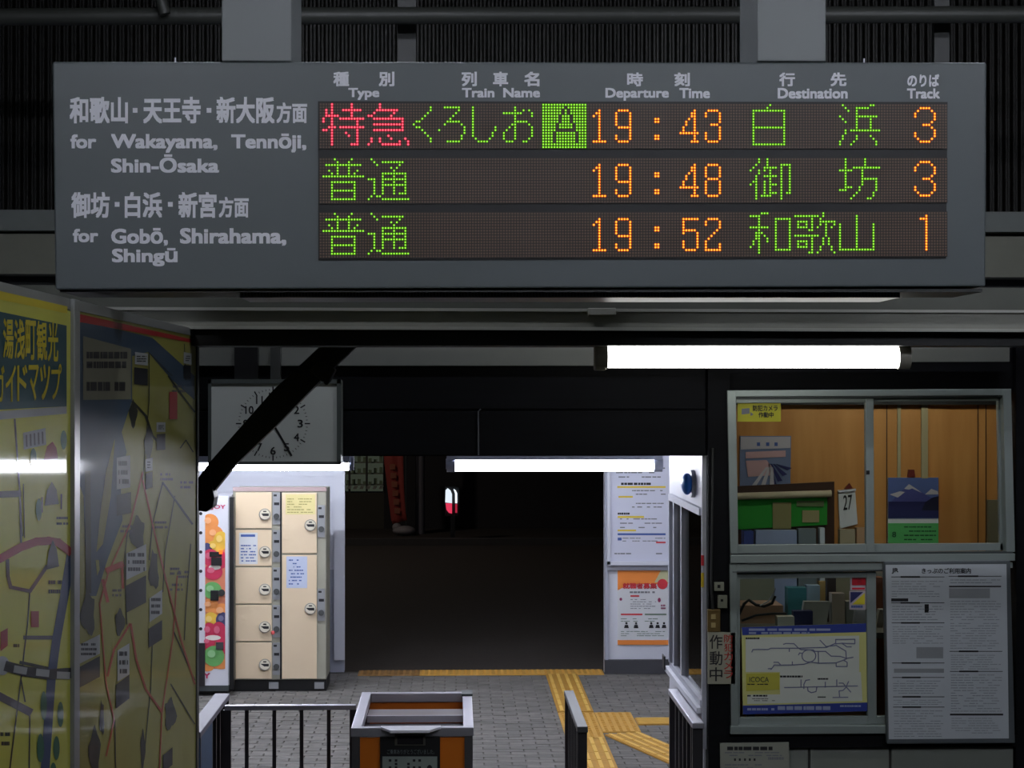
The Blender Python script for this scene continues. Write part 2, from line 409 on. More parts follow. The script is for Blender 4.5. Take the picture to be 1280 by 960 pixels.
hole = {1: [8], 2: [7, 9], 3: [7, 9], 4: [6, 10], 5: [6, 10], 6: [6, 10], 7: [5, 11], 8: [5, 11], 9: list(range(5, 12)), 10: [4, 12], 11: [4, 12], 12: [4, 12], 13: [4, 12]}
one = ["","","99","98,99","97,99","99","99","99","99","99","99","99","99","97-101"]
nine = ["","","106-109","105,110","105,110","105,110","105,110","105,110","106-110","110","110","105,110","105,110","106-109"]
col = ["","","","","","119,120","119,120","","","","","119,120","119,120"]
four = ["","","133","132,133","132,133","131,133","130,133","130,133","129,133","129,133","128-134","133","133","132-134"]
three = ["","","138-141","137,142","137,142","142","142","139-141","142","142","137,142","137,142","137,142","138-141"]
eight = ["","","138-141","137,142","137,142","137,142","137,142","138-141","137,142","137,142","137,142","137,142","137,142","138-141"]
five = ["","","129-134","129","129","129","129-133","129,134","134","134","129,134","129,134","129,134","130-133"]
two = ["","","138-141","137,142","137,142","142","141","140","139","138","137","137,142","137,142","137-142"]
haku = ["160","159","154-165","154,165","154,165","154,165","154,165","154,165","154-165","154,165","154,165","154,165","154,165","154,165","154-165"]
hama = ["186,196,197","187,191-195","188,191","191","185,191-198","186,191,196","187,191,196","191,196","191,196","187,189-199","187","186,191,196","186,191,197","185,190,198","185,189,198"]
go = ["156,159","156,159","155,159,164-167","154,158-162,164,167","153,156,158,160,164,167","156,160,164,167","155,158-162,164,167","155,160,164,167","154,155,158,160,164,167","153,155,158,160-162,164,167","155,158,160,164,167","155,158,160,164,167","155,158,160-162,164,166,167","155,157-160,164","155,164"]
bo = ["187,194","187,194","187,194","187,190-199","185-189,193","187,193","187,193","187,193-198","187,193,198","187,193,198","187-189,192,198","185-187,192,198","191,197","190,197","189,195,196"]
wa = ["157-159","153-156","156,162-167","156,162,167","156,162,167","153-159,162,167","156,162,167","155-157,162,167","155,156,158,162,167","155,156,159,162,167","154,156,159,162,167","154,156,162,167","153,156,162,167","156,162-167","156"]
ka = ["179","169-177,179","175,178","170-173,175,178-183","170,173,175,178,180,183","170-173,175,177,180,182","174,175,180","180","169-177,180","175,179,181","170-173,175,179,181","170,173,175,179,181","170-173,175,178,182","175,178,182","174,175,177,183"]
ya = ["","191","191","191","185,191,197","185,191,197","185,191,197","185,191,197","185,191,197","185,191,197","185,191,197","185,191,197","185,191,197","185-197"]
t3 = ["","214-217","213,218","212,219","212,219","219","218","215-217","218","219","212,219","212,219","213,218","214-217"]
t1 = ["","216","214-216"] + ["216"] * 11
R, Gn, A = 'red', 'green', 'amber'
LIT = {}
def put(row, rows, c, base=0):
    for k, s in enumerate(rows):
        for i in rr(s): LIT[(row, i + base, k)] = c
put(0, toku, R); put(0, kyu, R, 16)
for gph in (ku, ro, si, oo): put(0, gph, Gn)
for k in range(16):
    for i in range(16):
        if i not in hole.get(k, []): LIT[(0, 79 + i, k)] = Gn
for row in (1, 2): put(row, fu, Gn); put(row, tsu, Gn, 16)
for row in range(3):
    for gph in (one, nine, col): put(row, gph, A)
put(0, four, A); put(0, three, A); put(1, four, A); put(1, eight, A); put(2, five, A); put(2, two, A)
put(0, haku, Gn); put(0, hama, Gn); put(1, go, Gn); put(1, bo, Gn); put(2, wa, Gn); put(2, ka, Gn); put(2, ya, Gn)
put(0, t3, A); put(1, t3, A); put(2, t1, A)
CORE = {R: emis('led_red_core', (1.0, 0.16, 0.2), 1.6), Gn: emis('led_green_core', (0.40, 1.0, 0.08), 1.1), A: emis('led_amber_core', (1.0, 0.46, 0.05), 2.0)}
HALO = {R: emis('led_red_halo', (0.8, 0.0, 0.045), 0.9), Gn: emis('led_green_halo', (0.05, 0.2, 0.0), 0.8), A: emis('led_amber_halo', (0.85, 0.07, 0.0), 0.9)}  # outer rings carry the painted glow around each lit dot
for row in range(3):
    a, b = ledpos(-0.6, row, -0.6), ledpos(223.6, row, 15.6)
    c, d = ledpos(223.6, row, -0.6), ledpos(-0.6, row, 15.6)
    panel = MB().prism([U(*d, DB - 0.008), U(*b, DB - 0.008), U(*c, DB - 0.008), U(*a, DB - 0.008)], (0, 0.004, 0)).build('display_row', mat('led_substrate', (40, 30, 24), 0.5), board)
    SL = Surf((0, DB - 0.0085, 0), (0, -1, 0), 0.0008)
    offm = MB(); cores = {c: MB() for c in (R, Gn, A)}; halos = {c: MB() for c in (R, Gn, A)}
    for i in range(224):
        for k in range(16):
            x, y = ledpos(i, row, k); c = LIT.get((row, i, k))
            if c is None: SL.rect(offm, x - 1.2, y - 1.2, x + 1.2, y + 1.2, 1)
            else: SL.ell(halos[c], x, y, 1.85, 1.85, 1, 8); SL.ell(cores[c], x, y, 1.08, 1.1, 2, 8)
    offm.build('unlit_dots', off_m, panel, kind='stuff')
    for c in (R, Gn, A):
        if cores[c].v:
            halos[c].build(c + '_dot_halos', HALO[c], panel, kind='stuff'); cores[c].build(c + '_dots', CORE[c], panel, kind='stuff')
LT = mat('board_lettering_white', (246, 246, 252), 0.5, var=0.03)
def bt(s, x0, y0, x1, y1, b=0.034): SB.text(s, x0, y0, x1, y1, LT, board, b)
for s, x0, x1 in (('和歌山', 87, 160), ('天王寺', 179, 251), ('新大阪', 270.5, 343.5)): bt(s, x0, 121, x1, 154.5)
bt('方面', 345.5, 128, 384, 154)
for x, y in ((169, 138), (261.3, 138), (146.5, 255.5), (213, 255.5)): SB.rect(MB(), x - 3, y - 3, x + 3, y + 3, 2).build('separator_dot', LT, board)
bt('for', 88, 168, 120.5, 185.8); bt('Wakayama,', 138.8, 167.5, 272, 191); bt('Tennōji,', 289, 167, 383, 191); bt('Shin-Ōsaka', 138.8, 193, 274, 216)
for s, x0, x1 in (('御坊', 89, 137.3), ('白浜', 156, 202.8), ('新宮', 223, 270.8)): bt(s, x0, 240, x1, 272.5)
bt('方面', 273.5, 246, 311, 272)
bt('for', 91, 286, 123, 303); bt('Gobō,', 139, 285, 210, 307.5); bt('Shirahama,', 225, 285, 358, 307.5); bt('Shingū', 140, 310, 222, 333)
for s, x0, x1 in (('種', 416.6, 436.4), ('別', 473.4, 493), ('列', 576.9, 596), ('車', 616.2, 635.2), ('名', 655, 674.4)): bt(s, x0, 89.7, x1, 108)
bt('Type', 435.4, 110, 474.2, 125); bt('Train', 577.4, 110, 618, 122); bt('Name', 629, 110, 675, 122)
for s, x0, x1 in (('時', 783.8, 803.7), ('刻', 842.7, 862.3), ('行', 973.8, 993.7), ('先', 1038, 1058)): bt(s, x0, 90.7, x1, 108)
bt('Departure', 756.7, 110, 836, 126); bt('Time', 849, 110, 887.4, 123); bt('Destination', 972, 110, 1059.5, 123.4); bt('のりば', 1134, 92.7, 1174, 108.6); bt('Track', 1133.6, 110.6, 1175, 123.4)
# perforated strip under the case
gs = FQ(DB + 0.06, 300, 363.0, 1125, 372, 0.3).build('vent_strip', mat('perforated_metal', (120, 120, 135), 0.35, 0.7), board)
hm = MB()
for i in range(206):
    x = 302 + i * 4; a = U(x, 372, DB + 0.055); hm.box(a.x, a.x + 0.004, a.y, a.y + 0.004, a.z + 0.004, a.z + 0.018)
hm.build('vent_slots', BLK, board, kind='stuff')
FQ(DB + 0.02, 75, 361, 1228, 365, 0.36).build('bottom_tray', mat('dark_tray', (46, 48, 48), 0.5), board)
for x, y in ((219, 77), (1080, 78)):
    MB().tube([U(x, y + 1, DB + .1), U(x, y - 5, DB + .1)], 0.004, 6).build('bolt', STEEL, board)
hangm = mat('hanger_paint', (138, 142, 142), 0.5, var=0.05)
for a, b, nm in ((277, 364.5, 'pale grey square hanger duct rising from the left half of the departure board'), (947, 1032.5, 'pale grey square hanger duct rising from the right half of the departure board')):
    p = U(a, 77.5, DB + 0.01); q = U(b, 77.5, DB + 0.01)
    struct('trim_12', box(p.x, q.x, DB + 0.01, DB + 0.39, p.z + 0.003, zr), hangm, nm, 'hanger', bevel=0.004)

# ================================================================== MAP BOARDS (left)
PA = Vector((0, 0, 0)); 
def topat(px, py, D): return U(px, py, D)
D2 = 8.2; B2 = U(245, 412, D2); ztop = B2.z
# near end: the same height seen at x=0,y=352
r0 = ray(0, 352); k0 = (ztop - EYE) / r0.z; A2 = Vector((r0.x * k0, r0.y * k0, ztop))
d = (A2 - B2); d.z = 0; L0 = d.length; d.normalize()
nrm = Vector((d.y, -d.x, 0)); nrm = nrm if nrm.x > 0 else -nrm
SM = Surf(B2, nrm, 0.0007)
mapr = thing('map_board', 'far panel of the town guide map with blue sea and navy place labels', 'map board', Vector((B2.x, 7, 1.2)))
mapl = thing('map_board', 'near panel of the yellow guide map headed by a teal title banner', 'map board', Vector((A2.x, 4.9, 1.2)))
def mp(a, b, z0, z1, back=-0.06):       # slab between two points on the panel line
    a = Vector((a.x, a.y, 0)); b = Vector((b.x, b.y, 0)); n = nrm * back
    return MB().prism([a + Vector((0,0,z0)), b + Vector((0,0,z0)), b + Vector((0,0,z1)), a + Vector((0,0,z1))], n)
post_a = SM.at(88, 500); post_b = SM.at(95, 500)
Z0 = 0.95
COATK = dict(rough=0.5, coat=0.22, var=0.06, crough=0.06, spec=0.15)
mY1 = mat('map_yellow', (214, 212, 84), **COATK); mY2 = mat('map_olive_yellow', (152, 148, 68), **COATK)
mTeal = mat('map_teal', (20, 74, 84), **COATK); mTY = mat('map_title_yellow', (225, 205, 40), **COATK)
mRed = mat('map_red', (170, 40, 44), **COATK); mSea = mat('map_sea_blue', (52, 72, 92), **COATK); mNavy = mat('map_navy', (10, 13, 22), **COATK)
mGrn = mat('map_green', (44, 104, 72), **COATK); mDG = mat('map_dark_green', (34, 38, 24), **COATK); mRiver = mat('map_river_blue', (40, 62, 104), **COATK)
mGry = mat('map_road_grey', (84, 76, 80), **COATK); mWh = mat('map_white', (175, 178, 178), **COATK); mBk = mat('map_black', (24, 24, 28), **COATK)
mOr = mat('map_orange_red', (170, 66, 34), **COATK); mBr = mat('map_brown', (70, 58, 44), **COATK); mOch = mat('map_ochre', (118, 116, 96), **COATK)
alu2 = mat('map_frame_aluminium', (150, 152, 150), 0.35, 0.4)
nearp = A2 + d * 0.5
mp(nearp, post_a, Z0, ztop - 0.035, -0.03).build('map_sheet', mY1, mapl)
mp(nearp, post_a, ztop - 0.03, ztop, -0.07).build('top_frame', alu2, mapl)
mp(post_a + nrm * 0.012, post_b + nrm * 0.012, Z0 - 0.2, ztop, -0.09).build('post', alu2, mapl, bevel=0.003)
mp(post_b, B2, Z0, ztop - 0.03, -0.03).build('map_sheet', mY2, mapr)
mp(post_b + nrm * .004, B2 + nrm * .004, ztop - 0.03, ztop, -0.07).build('top_frame', alu2, mapr)
eb = B2 - d * 0.03
mp(B2 + nrm * 0.006, eb + nrm * 0.006, Z0, ztop, -0.08).build('end_frame', mat('dark_frame', (60, 62, 58), 0.4), mapr)
for pa, pb, par in ((nearp, post_a, mapl), (post_b, B2, mapr)):
    mp(pa, pb, Z0 - 0.05, Z0, -0.07).build('bottom_frame', alu2, par)
for p, par in ((nearp, mapl), (B2, mapr), (SM.at(160, 500), mapr)):
    q = p - nrm * 0.05; MB().tube([(q.x, q.y, 0), (q.x, q.y, Z0)], 0.03, 10).build('leg', alu2, par)
S = SM
def P(fn, m, name, par):
    mb = MB(); fn(mb)
    solid = [q for q in mb.pieces if not q[2]]
    if len(mb.pieces) <= 1 and solid: return mb.build(name, m, par)
    if len(solid) > 24: return mb.build(name, m, par, kind='stuff')
    rest = MB(); o = None
    for a, b, dash in mb.pieces:
        t_ = rest if dash else MB()
        for f_ in mb.f[a:b]: t_.add([mb.v[i] for i in f_], [tuple(range(len(f_)))])
        if not dash: o = t_.build(name, m, par)
    if rest.v: o = rest.build(name if not solid else 'small_print', m, par, kind='stuff')
    return o
# ---- near panel
P(lambda b: (S.quad(b, [(-60, 377), (-60, 515.0), (83, 508), (83, 407)], 1)), mTeal, 'title_banner', mapl)
P(lambda b: (S.quad(b, [(-60, 530), (83, 517), (83, 508), (-60, 518)], 1)), mWh, 'banner_edge', mapl)
P(lambda b: (S.quad(b, [(-60, 350), (-60, 362), (84, 392), (84, 383)], 1)), mTY, 'yellow_band', mapl)
for i, ch in enumerate('湯浅町観光'):
    x = 3 + i * 14; S.text(ch, x, 398 + i * .9, x + 13, 448 + i * .9, mTY, mapl, 0.02, 2, 'title_character', 0.5)
for i, ch in enumerate('ガイドマップ'):
    x = -8 + i * 14.3; S.text(ch, x, 457 - i * .4, x + 12.6, 503 - i * .7, mTY, mapl, 0.012, 2, 'title_character', -0.2)
P(lambda b: S.quad(b, [(29, 562), (57, 556), (56, 535), (28, 541)], 2), mWh, 'label', mapl)
P(lambda b: [S.line(b, [(32 + i * 5, 544 - i), (32.5 + i * 5, 558 - i)], 2, 3) for i in range(5)], mGry, 'label_text', mapl)
P(lambda b: (S.line(b, [(18, 524), (24, 610), (26, 680)], 2.4, 1), S.line(b, [(-40, 620), (24, 617)], 8, 1), S.line(b, [(9, 700), (9.5, 720), (13, 734), (37, 739), (58, 708)], 4.5, 1), S.line(b, [(30, 797), (70, 797)], 5, 1), S.line(b, [(-40, 850), (37, 890)], 10, 1)), mGry, 'roads', mapl)
P(lambda b: (S.line(b, [(37, 739), (34, 780), (28, 830), (12, 960), (0, 1000)], 1.8, 1), S.line(b, [(26, 850), (31, 877)], 1.8, 1), S.line(b, [(37, 890), (36, 970)], 1.8, 1), S.line(b, [(25, 620), (28, 670)], 1.2, 1)), mDG, 'field_lines', mapl)
P(lambda b: S.line(b, [(-50, 722), (0, 698), (25, 684), (45, 677), (60, 676), (72, 678), (87, 690)], 10, 2), mRed, 'expressway', mapl)
P(lambda b: S.line(b, [(88, 695), (80, 745), (70, 800), (64, 845), (60, 900), (54, 990)], 11, 1), mRiver, 'river', mapl)
P(lambda b: (S.line(b, [(25, 828), (62, 836)], 4, 1)), mDG, 'canal', mapl)
P(lambda b: S.line(b, [(8, 833), (30, 839), (60, 843), (88, 841)], 13, 3), mBk, 'railway', mapl)
P(lambda b: [S.line(b, [(x, 834.5 + (x - 8) * 0.14 + 0.5), (x + 12, 837.5 + (x - 8) * 0.11)], 9, 4) for x in (18, 46, 72)], mWh, 'railway_stripes', mapl)
P(lambda b: S.ell(b, 2, 832, 9, 12, 3), mWh, 'station_disc', mapl)
P(lambda b: [S.ell(b, x, y, rx, ry, 2) for x, y, rx, ry in ((41, 572, 4, 12), (79, 550, 4, 12), (48, 637, 4, 14), (54, 882, 4, 18), (75, 893, 4, 16), (50, 935, 4.5, 18), (70, 935, 4, 15), (66, 965, 4, 12))], mGrn, 'painted_trees', mapl)
P(lambda b: (S.quad(b, [(54, 575), (72, 573), (70, 560), (65, 552), (58, 558)], 2), S.rect(b, 38, 764, 48, 784, 2), S.quad(b, [(0, 814), (9, 807), (9, 785), (0, 790)], 2)), mRed, 'red_marks', mapl)
P(lambda b: (S.quad(b, [(55, 632), (73, 630), (70, 612), (64, 602), (58, 613)], 2), S.quad(b, [(57, 712), (73, 708), (70, 686), (65, 675), (60, 688)], 3), S.line(b, [(52, 640), (52, 622)], 2, 2), S.line(b, [(76, 636), (76, 618)], 2, 2)), mGry, 'painted_buildings', mapl)
P(lambda b: (S.dashes(b, 60, 722, 78, 745, 2, 2, 0.9), S.dashes(b, 70, 644, 86, 658, 2, 2, .9), S.dashes(b, 0, 912, 12, 935, 2, 2, .9), S.dashes(b, 16, 802, 26, 812, 1, 2, .9), S.line(b, [(28.5, 605), (30, 672)], 1.2, 2)), mDG, 'small_print', mapl)
# ---- far panel
def blob(b, x, y, rx, ry):
    h = random.random() * 6; n = 16
    S.quad(b, [(x + rx * (1 + .28 * math.sin(3 * t + h)) * math.cos(t), y - ry * (1 + .2 * math.cos(4 * t + h)) * math.sin(t) * (1 if math.sin(t) > 0 else .75)) for t in [2 * math.pi * i / n for i in range(n)]], 2)
P(lambda b: S.quad(b, [(97, 402), (97, 392), (243, 425), (243, 429)], 2), mRed, 'red_border', mapr)
P(lambda b: (S.quad(b, [(97, 600), (97, 400), (190, 422), (243, 470), (243, 500), (215, 475), (185, 440), (165, 445), (165, 500), (152, 540), (158, 565), (150, 600), (153, 650), (134, 700), (120, 745), (112, 745), (106, 680), (104, 620)], 1)), mSea, 'sea', mapr)
P(lambda b: (S.quad(b, [(120, 690), (125, 640), (132, 590), (143, 548), (138, 620), (128, 680)], 2), S.quad(b, [(121, 720), (119, 700), (123, 700), (124, 712)], 2)), mY2, 'headland', mapr)
P(lambda b: (S.line(b, [(109, 590), (110, 740)], 7, 2), [blob(b, *q) for q in ((110, 770, 9, 30), (149, 780, 6, 18), (172, 670, 9, 24), (192, 715, 6, 28), (185, 560, 5, 24), (166, 520, 5, 18), (118, 945, 7, 34), (127, 900, 3, 24), (212, 895, 7, 22), (178, 940, 3, 26))]), mDG, 'wooded_hills', mapr)
P(lambda b: S.quad(b, [(103, 500), (163, 499), (163, 436), (103, 420)], 3), mOch, 'legend_plate', mapr)
P(lambda b: (S.dashes(b, 107, 438, 160, 462, 2, 4, .95, .7), S.dashes(b, 107, 476, 160, 490, 1, 4, .95, .8)), mBk, 'legend_text', mapr)
wl_ = [(145, 612, 162, 572, -3), (157, 725, 182, 692, -12), (186, 778, 202, 748, -11), (98, 830, 124, 806, -13), (146, 852, 161, 813, -9), (229, 454, 239, 440, 2), (168, 455, 184, 440, 2), (195, 540, 206, 528, 0), (181, 590, 190, 574, -2)]
P(lambda b: [S.quad(b, [(x0, y0), (x1, y0 + s), (x1, y1 + s), (x0, y1)], 3) for x0, y0, x1, y1, s in wl_], mWh, 'white_place_labels', mapr)
P(lambda b: [S.dashes(b, x0 + 2, y1 + 3 + s * .5, x1 - 2, y0 - 3 + s * .5, 3, 4, .9, .5) for x0, y0, x1, y1, s in wl_], mNavy, 'label_text', mapr)
nl_ = [(167, 480, 184, 459, 2), (229, 473, 238, 456, 1), (195, 563, 206, 543, -1), (145, 645, 163, 619, -4), (181, 612, 190, 592, -3), (157, 766, 182, 732, -13), (185, 810, 202, 786, -11), (98, 860, 124, 834, -14), (144, 886, 161, 856, -13), (203, 966, 215, 944, -10)]
P(lambda b: [S.quad(b, [(x0, y0), (x1, y0 + s), (x1, y1 + s), (x0, y1)], 3) for x0, y0, x1, y1, s in nl_], mNavy, 'navy_place_labels', mapr)
P(lambda b: (S.line(b, [(178, 590), (162, 655), (135, 715), (124, 755), (130, 830), (132, 855), (142, 900), (132, 945)], 1.8, 2), S.line(b, [(162, 780), (142, 812), (134, 845)], 2.6, 2), S.line(b, [(163, 780), (170, 825), (182, 862), (202, 890)], 2.6, 2), S.line(b, [(202, 890), (208, 850), (216, 795), (221, 720)], 1.6, 2), S.line(b, [(178, 600), (190, 655), (207, 725), (226, 800), (243, 855)], 2, 2), S.line(b, [(133, 713), (152, 705)], 7, 3), S.line(b, [(128, 725), (134, 752)], 4, 2), S.line(b, [(202, 890), (199, 960)], 1.6, 2), S.line(b, [(152, 705), (153, 735)], 3, 2)), mOr, 'red_roads', mapr)
P(lambda b: S.rect(b, 211, 490, 221, 524, 3), mRed, 'red_tag', mapr)
P(lambda b: (S.line(b, [(203, 603), (240, 655)], 2.4, 2), S.line(b, [(203, 603), (190, 655), (186, 700)], 1.4, 2), S.line(b, [(165, 502), (182, 520), (190, 545), (205, 560)], 3, 2), S.line(b, [(210, 470), (228, 495), (243, 515)], 2, 2), S.line(b, [(185, 440), (215, 470)], 1, 2), S.line(b, [(218, 620), (206, 690), (203, 740)], 1.2, 2), S.line(b, [(217, 790), (230, 820), (243, 850)], 1.5, 2), S.line(b, [(213, 855), (243, 905)], 1.4, 2), S.line(b, [(190, 805), (188, 860), (184, 900), (178, 960)], 1.2, 2), S.line(b, [(238, 680), (232, 760), (230, 800)], 1.2, 2), S.line(b, [(143, 900), (144, 960)], 1.4, 2), S.line(b, [(186, 440), (186, 500), (178, 600)], 1, 2), S.line(b, [(160, 655), (155, 700), (158, 780)], 1.2, 2), S.line(b, [(225, 560), (232, 550), (241, 565)], 1.4, 2), S.line(b, [(230, 430), (232, 475)], 1, 2)), mDG, 'dark_roads', mapr)
P(lambda b: [S.dashes(b, x, y, x + 16, y + 12, 2, 2, .8, .5) for x, y in ((193, 650), (212, 708), (212, 728), (140, 735), (150, 655), (222, 712), (200, 590), (225, 600), (215, 480))], mGry, 'small_print', mapr)

# ================================================================== STRUT, CLOCK, LAMPS
DS = 8.5
st = thing('brace', 'thick black diagonal brace running from the black beam down behind the map board', 'brace', U(350, 640, DS))
fp(MB(), DS, [(240, 608), (261, 622), (294, 581), (345, 532), (412, 464), (447, 431), (402, 431), (342, 487), (261, 579)], 0.1).build('bar', BLK, st)
fp(MB(), DS - 0.02, [(243, 600), (262, 590), (268, 622), (266, 634), (258, 640), (243, 638)], 0.14).build('foot_bracket', BLK, st, bevel=0.004)
fp(MB(), DS - 0.01, [(385, 462), (400, 446), (419, 462), (411, 478), (402, 477)], 0.12).build('gusset', BLK, st, bevel=0.004)
for x, y in ((262, 628), (408, 478)): MB().tube([U(x, y, DS - .03), U(x, y, DS + .02)], 0.012, 8).build('bolt', BLK, st)
struct('trim_13', box(U(205, 500, 8.55).x, U(243, 500, 8.5).x, 8.5, 8.66, 0, U(240, 430, 8.5).z), BLK, 'black steel canopy post mostly hidden behind the map board', 'post')
CK = 9.1; SCk = Surf((0, CK, 0), (0, -1, 0), 0.001)
ck = thing('wall_clock', 'square station clock with pale face and black hands behind the brace', 'clock', U(345, 581, CK))
FQ(CK, 260, 474.5, 426, 581, 0.18).build('case', mat('clock_case', (132, 138, 134), 0.5), ck, bevel=0.008)
fm = MB()
for a in ((260, 474, 426, 479.5), (260, 577, 426, 581), (260, 474, 264, 581), (421, 474, 426, 581)): fq(fm, CK - 0.012, *a, 0.014)
fm.build('rim', mat('clock_rim', (84, 90, 88), 0.4), ck)
P(lambda b: SCk.rect(b, 264, 479.5, 421, 577, 1), mat('clock_face', (205, 210, 205), 0.5, var=0.04), 'dial', ck)
cx, cy = 341.3, 529.5
tk = MB()
for i in range(60):
    a = math.radians(i * 6); r1 = 46 if i % 5 == 0 else 43.5; r2 = 41.5 if i % 5 else 40; wd = 1.6 if i % 5 == 0 else 0.7
    SCk.line(tk, [(cx + r1 * math.sin(a), cy - r1 * math.cos(a)), (cx + r2 * math.sin(a), cy - r2 * math.cos(a))], wd, 2)
tk.build('minute_marks', INK, ck)
for i in range(1, 13):
    a = math.radians(i * 30); x = cx + 34 * math.sin(a); y = cy - 34 * math.cos(a); wdt = 3.4 if i < 10 else 5.2
    if i == 11: wdt = 4.2
    SCk.text(str(i), x - wdt, y - 5, x + wdt, y + 5, INK, ck, 0.015, 2, 'numeral')
def hand(L, wd, ang, name, lay):
    a = math.radians(ang); mb = MB()
    SCk.line(mb, [(cx - 6 * math.sin(a), cy + 6 * math.cos(a)), (cx + L * math.sin(a), cy - L * math.cos(a))], wd, lay); mb.build(name, INK, ck)
hand(46, 2.6, 150, 'minute_hand', 4); hand(28, 3.6, 222.5, 'hour_hand', 3)
MB().tube([U(cx, cy, CK - .008), U(cx, cy, CK)], 0.012, 10).build('hub', INK, ck)

def lamp(name, label, p, q, r, em, group=None, color=(0.86, 0.9, 1.0), housing=True, capr=None, capm=None, capl=0.05):
    """tube lamp between p and q (its own light is the glowing tube)"""
    c = (p + q) / 2
    t = thing(name, label, 'lamp', c, group)
    MB().tube([p, q], r, 14).build('tube', emis('fluorescent_tube', color, em), t)
    u = (q - p).normalized(); capr = capr or r * 1.15
    for a, b in ((p - u * capl, p), (q, q + u * capl)):
        MB().tube([a, b], capr, 14).build('end_cap', capm or WHITE2, t)
    return t
capgrey = mat('lamp_end_grey', (168, 164, 150), 0.5)
# near lamp under the black beam
DN = 8.2
p, q = U(759, 446.5, DN), U(1122, 446.5, DN); zc_ = (p.z + q.z) / 2; p.z = q.z = zc_
nl = lamp('covered_tube_lamp', 'round covered fluorescent lamp glowing white under the canopy beam above the ticket windows', p, q, 0.047, EM_NEAR, capr=0.052, capm=capgrey, color=(1.0, 1.0, 0.95))
FQ(DN - 0.03, 744, 431.5, 758, 463, 0.1).build('bracket', capgrey, nl, bevel=0.006)
FQ(DN - 0.02, 757, 428, 1126, 432, 0.09).build('backing_rail', mat('lamp_rail', (120, 118, 110), 0.4), nl)
# far lamps under the header
DF = 11.3
p, q = U(569, 582, DF), U(817, 582, DF); p.z = q.z = (p.z + q.z) / 2
fl = lamp('tube_lamp', 'bright fluorescent tube lamp hung under the header, right of the red banner', p, q, 0.033, EM_FAR, color=(0.88, 0.9, 1.0))
box(p.x - 0.05, q.x + 0.05, DF - 0.03, DF + 0.03, p.z + 0.036, p.z + .09).build('housing', WHITE2, fl)
for x in (p.x + .1, q.x - .1): MB().tube([(x, DF, p.z + .09), (x, DF, 3.05)], .008, 8).build('hanging_rod', ALUD, fl)
for x in (p.x - 0.03, q.x + 0.03): box(x - 0.025, x + 0.025, DF - 0.02, DF + 0.02, p.z - 0.02, p.z + 0.04).build('socket', WHITE2, fl)
p, q = U(190, 583.5, DF), U(436, 583.5, DF); p.z = q.z = (p.z + q.z) / 2
fl2 = lamp('tube_lamp', 'bright fluorescent tube lamp below the clock, crossed by the black brace', p, q, 0.022, EM_FAR, color=(0.88, 0.9, 1.0), capl=0.012)
box(p.x - 0.05, q.x + 0.01, DF - 0.03, DF + 0.03, p.z + 0.03, p.z + .085).build('housing', WHITE2, fl2)
for x in (p.x + .1, q.x - .1): MB().tube([(x, DF, p.z + .085), (x, DF, 3.05)], .008, 8).build('hanging_rod', ALUD, fl2)
box(q.x + 0.012, q.x + 0.03, DF - 0.03, DF + 0.02, p.z - 0.02, p.z + .085).build('socket', WHITE2, fl2)
# unseen lamps read off the light they give, and an added gutter pair
for x, y, l in ((-1.9, 13.0, 'near left'), (0.9, 13.6, 'near right'), (-1.9, 16.0, 'far left'), (1.2, 16.0, 'far right')):
    p = Vector((x - 0.6, y, 2.9)); t = lamp('ceiling_tube_lamp', 'fluorescent tube lamp on the concourse ceiling, %s one' % l, p, p + Vector((1.2, 0, 0)), 0.018, EM_ROOM * (1.2 if x < 0 else 0.6), 'ceiling lamps of the concourse')
    box(x - 0.66, x + 0.66, y - 0.06, y + 0.06, 2.93, 3.05).build('housing', WHITE, t)
for x, y, l, k in ((-1.6, 1.0, 'behind the photographer, left', 1), (1.4, 1.0, 'behind the photographer, middle', 1), (3.8, 2.2, 'behind the photographer, right', 1), (-0.6, 7.3, 'added between board and facade to light the gutter, left', .4), (2.6, 7.3, 'added between board and facade to light the gutter, right', .4)):  # last two are unseen, added to brighten the gutter behind the board
    p = Vector((x - 0.6, y, 5.1)); t = lamp('platform_tube_lamp', 'fluorescent tube lamp under the platform roof, ' + l, p, p + Vector((1.2, 0, 0)), 0.03, EM_PLAT * k, 'platform lamps')
    box(x - 0.66, x + 0.66, y - .06, y + .06, 5.14, 5.5).build('housing', WHITE, t)
# thin conduit on the header
tag(MB().tube([U(598, 569, 9.275), U(598, 514, 9.275), U(601, 511, 9.275)], 0.004, 6).build('cable', mat('cable_grey', (96, 98, 104), 0.5)), 'thin grey cable rising up the black header', 'cable')

# ================================================================== COIN LOCKERS
DLK = 17.0; SLk = Surf((0, DLK - 0.02, 0), (0, -1, 0), 0.0015)
lk = thing('coin_locker', 'cream coin locker cabinet with seven doors against the white wall', 'locker', UZ(350, 862))
lkbody = mat('locker_greige', (164, 162, 146), 0.5); lkdoor = mat('locker_cream', (230, 208, 176), 0.5, var=0.03); lkmet = mat('lock_strip_metal', (170, 172, 175), 0.4, 0.5)
b0 = U(291, 850, DLK); b1 = U(408, 611, DLK)
box(b0.x, b1.x, DLK, DLK + 0.5, b0.z, b1.z).build('cabinet', lkbody, lk, bevel=0.01)
box(b0.x, b1.x - 0.0, DLK + 0.02, DLK + 0.5, 0.0, b0.z).build('plinth', BLK, lk)
FQ(DLK - 0.01, 291, 609, 408, 614, 0.05).build('top_rail', mat('locker_pink_grey', (178, 156, 156), 0.5), lk)
for x in (342, 399): FQ(DLK - 0.0, x - 6, 853, x + 6, 861, 0.03).build('foot_plate', lkmet, lk)
FQ(DLK - 0.006, 350, 615, 352, 849, 0.01).build('divider', BLK, lk)
